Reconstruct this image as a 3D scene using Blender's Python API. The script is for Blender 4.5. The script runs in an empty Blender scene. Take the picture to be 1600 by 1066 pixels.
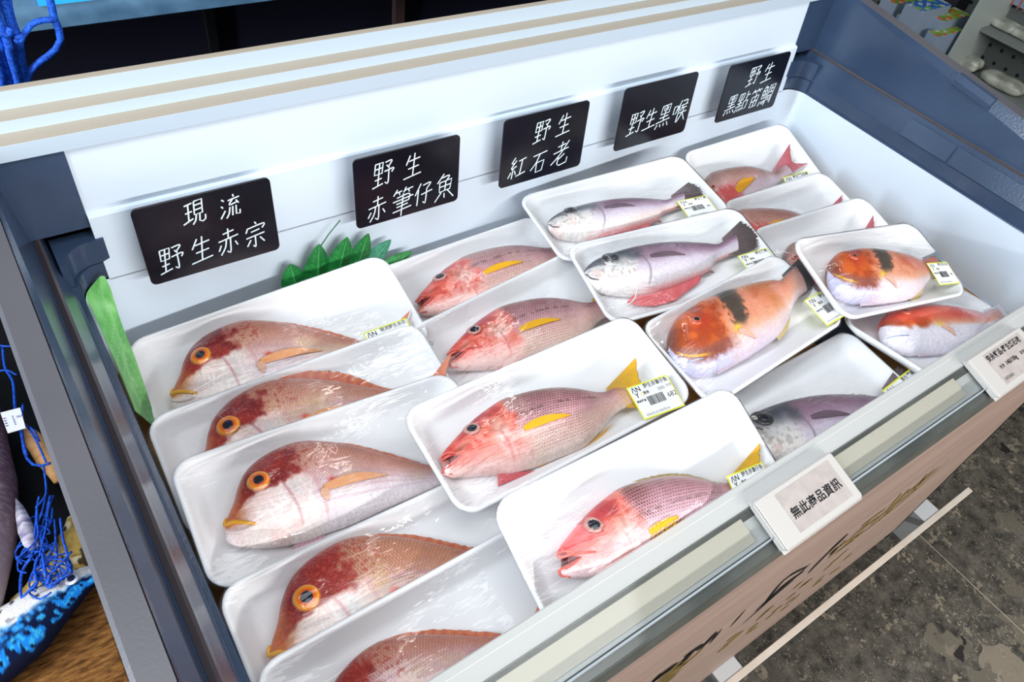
import bpy, bmesh, math, random
import numpy as np
from mathutils import Matrix, Vector

random.seed(5)
SC = bpy.context.scene
COL = SC.collection

# ------------------------------------------------------------------ camera
CAM_LOC = Vector((0.0, 0.0, 1.5))
CAM_ROT = (0.75177913598536, -0.13427158586603366, -0.6006166165723007)
FPX = 1171.858            # focal length in pixels of a 1600 px wide frame
cam_data = bpy.data.cameras.new('camera')
cam = bpy.data.objects.new('camera', cam_data)
COL.objects.link(cam)
cam.location = CAM_LOC
cam.rotation_euler = CAM_ROT
cam_data.sensor_width = 36.0
cam_data.lens = FPX / 1600.0 * 36.0
cam_data.clip_start = 0.02
SC.camera = cam

# ------------------------------------------------------------------ light
world = bpy.data.worlds.new('store_light')
SC.world = world
world.use_nodes = True
bg = world.node_tree.nodes['Background']
bg.inputs[0].default_value = (0.90, 0.95, 1.0, 1)
bg.inputs[1].default_value = 0.20


def area(name, loc, target, sx, sy, power, color):
    l = bpy.data.lights.new(name, 'AREA')
    l.shape = 'RECTANGLE'
    l.size = sx
    l.size_y = sy
    l.energy = power
    l.color = color
    o = bpy.data.objects.new(name, l)
    COL.objects.link(o)
    o.location = loc
    d = Vector(target) - Vector(loc)
    o.rotation_euler = d.to_track_quat('-Z', 'Y').to_euler()
    return o


area('aisle_strip_lamp', (1.0, -2.3, 1.80), (0.75, 0.6, 0.85), 3.0, 0.14, 112, (1.0, 0.99, 0.97))
area('ceiling_lamp', (0.4, -0.1, 3.1), (0.55, 0.25, 0.8), 2.6, 1.2, 46, (0.95, 0.98, 1.0))
area('side_fill_light', (-1.7, 0.35, 1.85), (1.3, 0.45, 0.8), 0.12, 2.4, 136, (0.84, 0.93, 1.0))  # unseen fill light, added to brighten the right liner wall
area('rear_glint_light', (1.5, 2.1, 2.9), (0.8, 0.4, 0.8), 0.10, 2.2, 12, (1.0, 0.99, 0.97))  # unseen light added behind the freezer for glints on the film

SC.view_settings.view_transform = 'Standard'
SC.view_settings.look = 'None'
SC.view_settings.gamma = 1.0
SC.view_settings.use_curve_mapping = False
SC.view_settings.exposure = -0.43


# ------------------------------------------------------------------ helpers
def lin(c):
    out = []
    for v in c[:3]:
        v = v / 255.0
        out.append(v / 12.92 if v <= 0.04045 else ((v + 0.055) / 1.055) ** 2.4)
    return out


def lin_np(a):
    a = np.clip(a, 0, 255) / 255.0
    return np.where(a <= 0.04045, a / 12.92, ((a + 0.055) / 1.055) ** 2.4)


def material(name, srgb, rough=0.5, spec=0.5, metal=0.0, coat=0.0):
    m = bpy.data.materials.new(name)
    m.use_nodes = True
    b = m.node_tree.nodes['Principled BSDF']
    b.inputs['Base Color'].default_value = (*lin(srgb), 1)
    b.inputs['Roughness'].default_value = rough
    b.inputs['Specular IOR Level'].default_value = spec
    b.inputs['Metallic'].default_value = metal
    b.inputs['Coat Weight'].default_value = coat
    return m


def noise_variation(m, srgb_a, srgb_b, scale=8.0, detail=4.0, lo=0.35, hi=0.65, bump=0.0, bscale=None, stretch=None):
    """procedural two-tone variation (and bump) in object space"""
    nt = m.node_tree
    b = nt.nodes['Principled BSDF']
    tc = nt.nodes.new('ShaderNodeTexCoord')
    src = tc.outputs['Object']
    if stretch:
        mp = nt.nodes.new('ShaderNodeMapping')
        mp.inputs['Scale'].default_value = stretch
        nt.links.new(src, mp.inputs['Vector'])
        src = mp.outputs['Vector']
    n = nt.nodes.new('ShaderNodeTexNoise')
    n.inputs['Scale'].default_value = scale
    n.inputs['Detail'].default_value = detail
    nt.links.new(src, n.inputs['Vector'])
    r = nt.nodes.new('ShaderNodeValToRGB')
    r.color_ramp.elements[0].position = lo
    r.color_ramp.elements[1].position = hi
    r.color_ramp.elements[0].color = (*lin(srgb_a), 1)
    r.color_ramp.elements[1].color = (*lin(srgb_b), 1)
    nt.links.new(n.outputs['Fac'], r.inputs['Fac'])
    nt.links.new(r.outputs['Color'], b.inputs['Base Color'])
    if bump:
        n2 = nt.nodes.new('ShaderNodeTexNoise')
        n2.inputs['Scale'].default_value = bscale or scale
        n2.inputs['Detail'].default_value = 3
        nt.links.new(src, n2.inputs['Vector'])
        bp = nt.nodes.new('ShaderNodeBump')
        bp.inputs['Strength'].default_value = bump
        bp.inputs['Distance'].default_value = 0.002
        nt.links.new(n2.outputs['Fac'], bp.inputs['Height'])
        nt.links.new(bp.outputs['Normal'], b.inputs['Normal'])
    return m


def attr_material(name, rough=0.4, spec=0.5, coat=0.0, bump=0.0, bscale=300.0, sss=0.0):
    """pigment comes from the mesh's own colour attribute"""
    m = bpy.data.materials.new(name)
    m.use_nodes = True
    nt = m.node_tree
    b = nt.nodes['Principled BSDF']
    a = nt.nodes.new('ShaderNodeAttribute')
    a.attribute_name = 'pigment'
    nt.links.new(a.outputs['Color'], b.inputs['Base Color'])
    b.inputs['Roughness'].default_value = rough
    b.inputs['Specular IOR Level'].default_value = spec
    b.inputs['Coat Weight'].default_value = coat
    b.inputs['Coat Roughness'].default_value = 0.08
    if bump:
        tc = nt.nodes.new('ShaderNodeTexCoord')
        v = nt.nodes.new('ShaderNodeTexVoronoi')
        v.inputs['Scale'].default_value = bscale
        nt.links.new(tc.outputs['Object'], v.inputs['Vector'])
        bp = nt.nodes.new('ShaderNodeBump')
        bp.inputs['Strength'].default_value = bump
        bp.inputs['Distance'].default_value = 0.001
        nt.links.new(v.outputs['Distance'], bp.inputs['Height'])
        nt.links.new(bp.outputs['Normal'], b.inputs['Normal'])
    return m


def tag(o, label=None, cat=None, group=None, kind=None):
    if label:
        o['label'] = label
    if cat:
        o['category'] = cat
    if group:
        o['group'] = group
    if kind:
        o['kind'] = kind
    return o


def link(o, parent=None):
    COL.objects.link(o)
    if parent is not None:
        o.parent = parent
    return o


def empty(name, matrix=None, loc=None):
    o = bpy.data.objects.new(name, None)
    o.empty_display_size = 0.02
    COL.objects.link(o)
    if matrix is not None:
        o.matrix_world = matrix
    if loc is not None:
        o.location = loc
    return o


def meshobj(name, verts, faces, mat, parent=None, smooth=False, pigment=None):
    me = bpy.data.meshes.new(name)
    me.from_pydata([tuple(v) for v in verts], [], [tuple(int(i) for i in f) for f in faces])
    if smooth:
        me.polygons.foreach_set('use_smooth', [True] * len(me.polygons))
    if pigment is not None:
        at = me.color_attributes.new('pigment', 'FLOAT_COLOR', 'POINT')
        c = np.ones((len(verts), 4), dtype=np.float32)
        c[:, :3] = pigment
        at.data.foreach_set('color', c.ravel())
    me.materials.append(mat)
    me.validate()
    me.update()
    o = bpy.data.objects.new(name, me)
    return link(o, parent)


def from_bm(name, bm, mat, parent=None, smooth=False):
    bmesh.ops.recalc_face_normals(bm, faces=bm.faces)
    me = bpy.data.meshes.new(name)
    bm.to_mesh(me)
    bm.free()
    if smooth:
        me.polygons.foreach_set('use_smooth', [True] * len(me.polygons))
    me.materials.append(mat)
    return link(bpy.data.objects.new(name, me), parent)


def bm_box(bm, lo, hi, bevel=0.0, seg=2, mtx=None):
    lo, hi = Vector(lo), Vector(hi)
    m = Matrix.Translation((lo + hi) / 2) @ Matrix.Diagonal((*(hi - lo), 1))
    r = bmesh.ops.create_cube(bm, size=1.0, matrix=m)
    vs = r['verts']
    if bevel:
        es = list({e for v in vs for e in v.link_edges})
        rb = bmesh.ops.bevel(bm, geom=es, offset=bevel, segments=seg, affect='EDGES', profile=0.5)
        vs = list(set(rb['verts']) | {v for v in vs if v.is_valid})
    if mtx is not None:
        bmesh.ops.transform(bm, matrix=mtx, verts=vs)
    return vs


def box(name, lo, hi, mat, parent=None, bevel=0.0, seg=2, mtx=None):
    bm = bmesh.new()
    bm_box(bm, lo, hi, bevel, seg, mtx)
    return from_bm(name, bm, mat, parent)


def bm_tube(bm, pts, rad, sides=8, flat=1.0, up=None):
    """tube through pts; rad may be a list"""
    pts = [Vector(p) for p in pts]
    n = len(pts)
    rs = rad if isinstance(rad, (list, tuple)) else [rad] * n
    rings = []
    prev = None
    for i, p in enumerate(pts):
        d = (pts[min(i + 1, n - 1)] - pts[max(i - 1, 0)])
        if d.length < 1e-9:
            d = Vector((1, 0, 0))
        d.normalize()
        a = Vector(up) if up is not None else (prev if prev is not None else Vector((0, 0, 1)))
        if abs(a.dot(d)) > 0.98:
            a = Vector((1, 0, 0)) if abs(d.x) < 0.9 else Vector((0, 1, 0))
        s = d.cross(a).normalized()
        u = s.cross(d).normalized()
        prev = u
        rings.append([bm.verts.new(p + s * rs[i] * math.cos(2 * math.pi * k / sides) + u * rs[i] * flat * math.sin(2 * math.pi * k / sides)) for k in range(sides)])
    for a, b in zip(rings[:-1], rings[1:]):
        for k in range(sides):
            bm.faces.new((a[k], a[(k + 1) % sides], b[(k + 1) % sides], b[k]))
    bm.faces.new(list(reversed(rings[0])))
    bm.faces.new(rings[-1])


def smooth_line(pts, n=24):
    """Catmull-Rom resample of a polyline (2D or 3D) evenly by arc length"""
    P = np.array(pts, float)
    if len(P) == 2:
        return P[0] + (P[1] - P[0]) * np.linspace(0, 1, n)[:, None]
    Q = np.vstack([2 * P[0] - P[1], P, 2 * P[-1] - P[-2]])
    out = []
    for i in range(1, len(Q) - 2):
        t = np.linspace(0, 1, 14, endpoint=False)[:, None]
        a, b, c, d = Q[i - 1], Q[i], Q[i + 1], Q[i + 2]
        out.append(0.5 * ((2 * b) + (c - a) * t + (2 * a - 5 * b + 4 * c - d) * t ** 2 + (3 * b - a - 3 * c + d) * t ** 3))
    out.append(P[-1:])
    C = np.vstack(out)
    L = np.concatenate([[0], np.cumsum(np.linalg.norm(np.diff(C, axis=0), axis=1))])
    u = np.linspace(0, L[-1], n)
    return np.stack([np.interp(u, L, C[:, k]) for k in range(P.shape[1])], 1)


def bm_sweep(bm, profile, a, b, closed=True, end_pts=None):
    """extrude a (u,v)->3D profile from section a to section b (functions)"""
    va = [bm.verts.new(a(*p)) for p in profile]
    vb = [bm.verts.new(b(*p)) for p in profile]
    n = len(profile)
    for i in range(n if closed else n - 1):
        j = (i + 1) % n
        bm.faces.new((va[i], va[j], vb[j], vb[i]))
    if closed:
        bm.faces.new(list(reversed(va)))
        bm.faces.new(vb)


def text_mesh(name, body, size, mat, parent, matrix, align='LEFT', bold=0.0, xscale=1.0):
    cu = bpy.data.curves.new(name, 'FONT')
    cu.body = body
    cu.size = size
    cu.align_x = align
    cu.align_y = 'CENTER'
    cu.offset = bold
    cu.resolution_u = 2
    tmp = bpy.data.objects.new(name + '_tmp', cu)
    COL.objects.link(tmp)
    dg = bpy.context.evaluated_depsgraph_get()
    dg.update()
    me = bpy.data.meshes.new_from_object(tmp.evaluated_get(dg))
    bpy.data.objects.remove(tmp)
    bpy.data.curves.remove(cu)
    me.transform(matrix @ Matrix.Diagonal((xscale, 1, 1, 1)))
    return me


def join_meshes(name, meshes, mat, parent):
    bm = bmesh.new()
    for me in meshes:
        bm.from_mesh(me)
        bpy.data.meshes.remove(me)
    me = bpy.data.meshes.new(name)
    bm.to_mesh(me)
    bm.free()
    me.materials.clear()
    me.materials.append(mat)
    return link(bpy.data.objects.new(name, me), parent)


# view ray through a photo pixel: only used to look up where a real point stands
CAM_M = cam.rotation_euler.to_matrix()


def ray(x, y):
    return CAM_M @ Vector(((x - 800) / FPX, -(y - 533) / FPX, -1.0))


def on_plane(x, y, p0, n):
    d = ray(x, y)
    n = Vector(n)
    return CAM_LOC + d * ((Vector(p0) - CAM_LOC).dot(n) / d.dot(n))


def at_z(x, y, z):
    return on_plane(x, y, (0, 0, z), (0, 0, 1))


def at_y(x, y, yy):
    return on_plane(x, y, (0, yy, 0), (0, 1, 0))


def at_x(x, y, xx):
    return on_plane(x, y, (xx, 0, 0), (1, 0, 0))


class Noise:
    """value noise on a random lattice"""
    def __init__(self, seed):
        self.g = np.random.RandomState(seed).rand(128, 128)

    def __call__(self, x, y):
        x = np.asarray(x) % 128
        y = np.asarray(y) % 128
        xi, yi = np.floor(x).astype(int), np.floor(y).astype(int)
        fx, fy = x - xi, y - yi
        fx, fy = fx * fx * (3 - 2 * fx), fy * fy * (3 - 2 * fy)
        g = self.g
        x1, y1 = (xi + 1) % 128, (yi + 1) % 128
        xi, yi = xi % 128, yi % 128
        return (g[xi, yi] * (1 - fx) + g[x1, yi] * fx) * (1 - fy) + (g[xi, y1] * (1 - fx) + g[x1, y1] * fx) * fy


def ss(a, b, x):
    t = np.clip((x - a) / (b - a), 0, 1)
    return t * t * (3 - 2 * t)


# ------------------------------------------------------------------ materials
M = {}
M['floor'] = material('terrazzo', (70, 66, 60), 0.35)
M['liner'] = material('white_liner', (216, 229, 243), 0.30, 0.45)
M['cap'] = material('aluminium_white', (190, 206, 220), 0.34, 0.4)
M['tread_shade'] = material('shaded_tread', (166, 155, 140), 0.45, 0.3)  # darker beige paints the shade on the cap's upward faces
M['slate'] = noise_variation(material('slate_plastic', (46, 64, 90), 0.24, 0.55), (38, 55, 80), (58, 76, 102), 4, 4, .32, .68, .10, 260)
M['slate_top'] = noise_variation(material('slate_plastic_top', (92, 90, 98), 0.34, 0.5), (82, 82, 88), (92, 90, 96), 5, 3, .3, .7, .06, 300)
M['black'] = material('black_plastic', (16, 17, 20), 0.4, 0.4)
M['lip'] = material('front_lip', (192, 192, 190), 0.38, 0.4)
M['wood'] = noise_variation(material('pink_wood', (190, 165, 152), 0.5, 0.3), (158, 133, 121), (176, 152, 139), 7, 7, .3, .7, 0, None, (0.6, 1, 9))
M['paper'] = material('cream_paper', (200, 193, 178), 0.7, 0.2)
M['dark_rail'] = noise_variation(material('dark_rail', (86, 88, 84), 0.45, 0.4), (76, 78, 74), (100, 101, 96), 14, 4)
M['foam'] = material('white_foam', (237, 237, 239), 0.42, 0.35)
M['cardboard'] = noise_variation(material('cardboard', (165, 118, 66), 0.85, 0.2), (150, 104, 58), (178, 130, 76), 20, 4)
M['gelpack'] = material('dark_blue_pack', (34, 56, 78), 0.35, 0.5)
M['sign'] = noise_variation(material('sign_black', (10, 11, 22), 0.22, 0.4), (7, 8, 17), (16, 17, 30), 9, 4, .3, .7, .10, 25)
M['chalk'] = material('chalk_ink', (222, 236, 246), 0.6, 0.2)
M['ink'] = material('black_ink', (26, 26, 30), 0.6, 0.2)
M['yellow_edge'] = material('yellow_print', (222, 226, 80), 0.5, 0.3)
M['label_white'] = material('label_paper', (240, 241, 243), 0.5, 0.3)
M['logo_yellow'] = material('logo_yellow', (232, 214, 70), 0.5, 0.3)
M['tag_white'] = material('tag_plastic', (194, 190, 186), 0.35, 0.5)
M['epaper'] = noise_variation(material('epaper', (178, 168, 164), 0.45, 0.3), (172, 162, 158), (184, 174, 170), 60, 2)
M['gold'] = material('gold_print', (150, 126, 62), 0.45, 0.4)
M['strip'] = noise_variation(material('bumper_cream', (226, 214, 200), 0.45, 0.4), (216, 203, 188), (232, 221, 208), 9, 4)
M['metal'] = material('white_bracket', (206, 208, 210), 0.4, 0.5)
M['fish'] = attr_material('fish_skin', 0.34, 0.5, 0.25, 0.25, 420)
M['fin'] = attr_material('fin_membrane', 0.42, 0.4)
_n = M['fin'].node_tree                                       # membranes let a little light through
_t = _n.nodes.new('ShaderNodeBsdfTransparent')
_m = _n.nodes.new('ShaderNodeMixShader')
_m.inputs[0].default_value = 0.14
_n.links.new(_n.nodes['Principled BSDF'].outputs[0], _m.inputs[1])
_n.links.new(_t.outputs[0], _m.inputs[2])
_n.links.new(_m.outputs[0], _n.nodes['Material Output'].inputs['Surface'])
M['eye'] = attr_material('fish_eye', 0.12, 0.6, 0.6)
M['pupil'] = material('pupil', (22, 26, 40), 0.08, 0.6)
M['tie'] = material('white_tie', (244, 244, 244), 0.4, 0.4)

# clear film: transparent with a wrinkled glossy reflection
fm = bpy.data.materials.new('cling_film')
fm.use_nodes = True
nt = fm.node_tree
for n in list(nt.nodes):
    nt.nodes.remove(n)
out = nt.nodes.new('ShaderNodeOutputMaterial')
tr = nt.nodes.new('ShaderNodeBsdfTransparent')
tr.inputs[0].default_value = (0.985, 0.988, 0.99, 1)
gl = nt.nodes.new('ShaderNodeBsdfGlossy')
gl.inputs['Roughness'].default_value = 0.07
mx = nt.nodes.new('ShaderNodeMixShader')
fr = nt.nodes.new('ShaderNodeFresnel')
geo = nt.nodes.new('ShaderNodeNewGeometry')
ior = nt.nodes.new('ShaderNodeMapRange')          # same reflectance from either side of the sheet
ior.inputs['To Min'].default_value = 1.5
ior.inputs['To Max'].default_value = 1 / 1.5
nt.links.new(geo.outputs['Backfacing'], ior.inputs['Value'])
nt.links.new(ior.outputs[0], fr.inputs['IOR'])
mul = nt.nodes.new('ShaderNodeMath')
mul.operation = 'MULTIPLY'
mul.inputs[1].default_value = 1.25
tc = nt.nodes.new('ShaderNodeTexCoord')
mp = nt.nodes.new('ShaderNodeMapping')
mp.inputs['Scale'].default_value = (16, 70, 30)
mp.inputs['Rotation'].default_value = (0, 0, 0.5)
no = nt.nodes.new('ShaderNodeTexNoise')
no.inputs['Scale'].default_value = 1.0
no.inputs['Detail'].default_value = 3
no.inputs['Distortion'].default_value = 0.8
bp = nt.nodes.new('ShaderNodeBump')
bp.inputs['Strength'].default_value = 0.6
bp.inputs['Distance'].default_value = 0.004
nt.links.new(tc.outputs['Object'], mp.inputs['Vector'])
nt.links.new(mp.outputs['Vector'], no.inputs['Vector'])
nt.links.new(no.outputs['Fac'], bp.inputs['Height'])
nt.links.new(bp.outputs['Normal'], gl.inputs['Normal'])
nt.links.new(bp.outputs['Normal'], fr.inputs['Normal'])
nt.links.new(fr.outputs[0], mul.inputs[0])
nt.links.new(mul.outputs[0], mx.inputs[0])
nt.links.new(tr.outputs[0], mx.inputs[1])
nt.links.new(gl.outputs[0], mx.inputs[2])
nt.links.new(mx.outputs[0], out.inputs['Surface'])
M['film'] = fm

cm = fm.copy()
cm.name = 'clear_plastic'
for n in cm.node_tree.nodes:
    if n.type == 'MATH':
        n.inputs[1].default_value = 0.7
for n in cm.node_tree.nodes:
    if n.type == 'MAPPING':
        n.inputs['Scale'].default_value = (3, 20, 20)
    if n.type == 'BUMP':
        n.inputs['Strength'].default_value = 0.05
    if n.type == 'BSDF_TRANSPARENT':
        n.inputs[0].default_value = (0.93, 0.94, 0.94, 1)
M['clear'] = cm

# ------------------------------------------------------------------ tray poses, fish outlines (metres)
TRAYS={"A1":[0.208,0.6433,0.7729,-0.0213,0.2135,-0.0827,0.3449,0.1552],
 "A2":[0.1909,0.5115,0.7776,-0.028,0.1668,-0.0307,0.338,0.1549],
 "A3":[0.1874,0.4238,0.7945,-0.0575,0.1433,0.0472,0.3298,0.1482],
 "A4":[0.1885,0.2757,0.79,-0.0232,0.1914,0.0085,0.34,0.155],
 "A5":[0.1909,0.1906,0.8,-0.0036,0.2094,0.0002,0.34,0.155],
 "B1":[0.52,0.6576,0.755,0.0181,0.0698,-0.0059,0.3,0.15],
 "B2":[0.52,0.5313,0.77,0.104,0.1736,-0.0213,0.34,0.148],
 "B3":[0.4189,0.3613,0.8357,-0.0022,0.158,-0.0024,0.3337,0.1378],
 "B4":[0.4293,0.2026,0.8441,-0.0219,0.3771,0.0182,0.3354,0.1477],
 "C1":[0.7771,0.6464,0.8094,-0.1358,0.0506,-0.0884,0.3108,0.1552],
 "C2":[0.7553,0.5,0.8141,-0.1845,0.1042,-0.0608,0.3051,0.1526],
 "C3":[0.7375,0.3509,0.8301,0.0624,0.1476,-0.0126,0.29,0.1391],
 "C4":[0.7689,0.215,0.785,0.0022,0.0625,0.006,0.29,0.155],
 "D1":[1.1254,0.6582,0.772,-0.0315,0.322,-0.0426,0.265,0.155],
 "D2":[1.0788,0.5124,0.78,-0.0355,0.1861,0.0113,0.265,0.155],
 "D3":[1.0503,0.4206,0.7943,-0.0832,0.2108,-0.0118,0.2672,0.1551],
 "D4":[0.9849,0.3232,0.8557,-0.1917,0.1825,0.0742,0.2598,0.1425],
 "D5":[1.0371,0.2495,0.7992,0.1759,-0.0237,0.0712,0.2594,0.155]}
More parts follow.
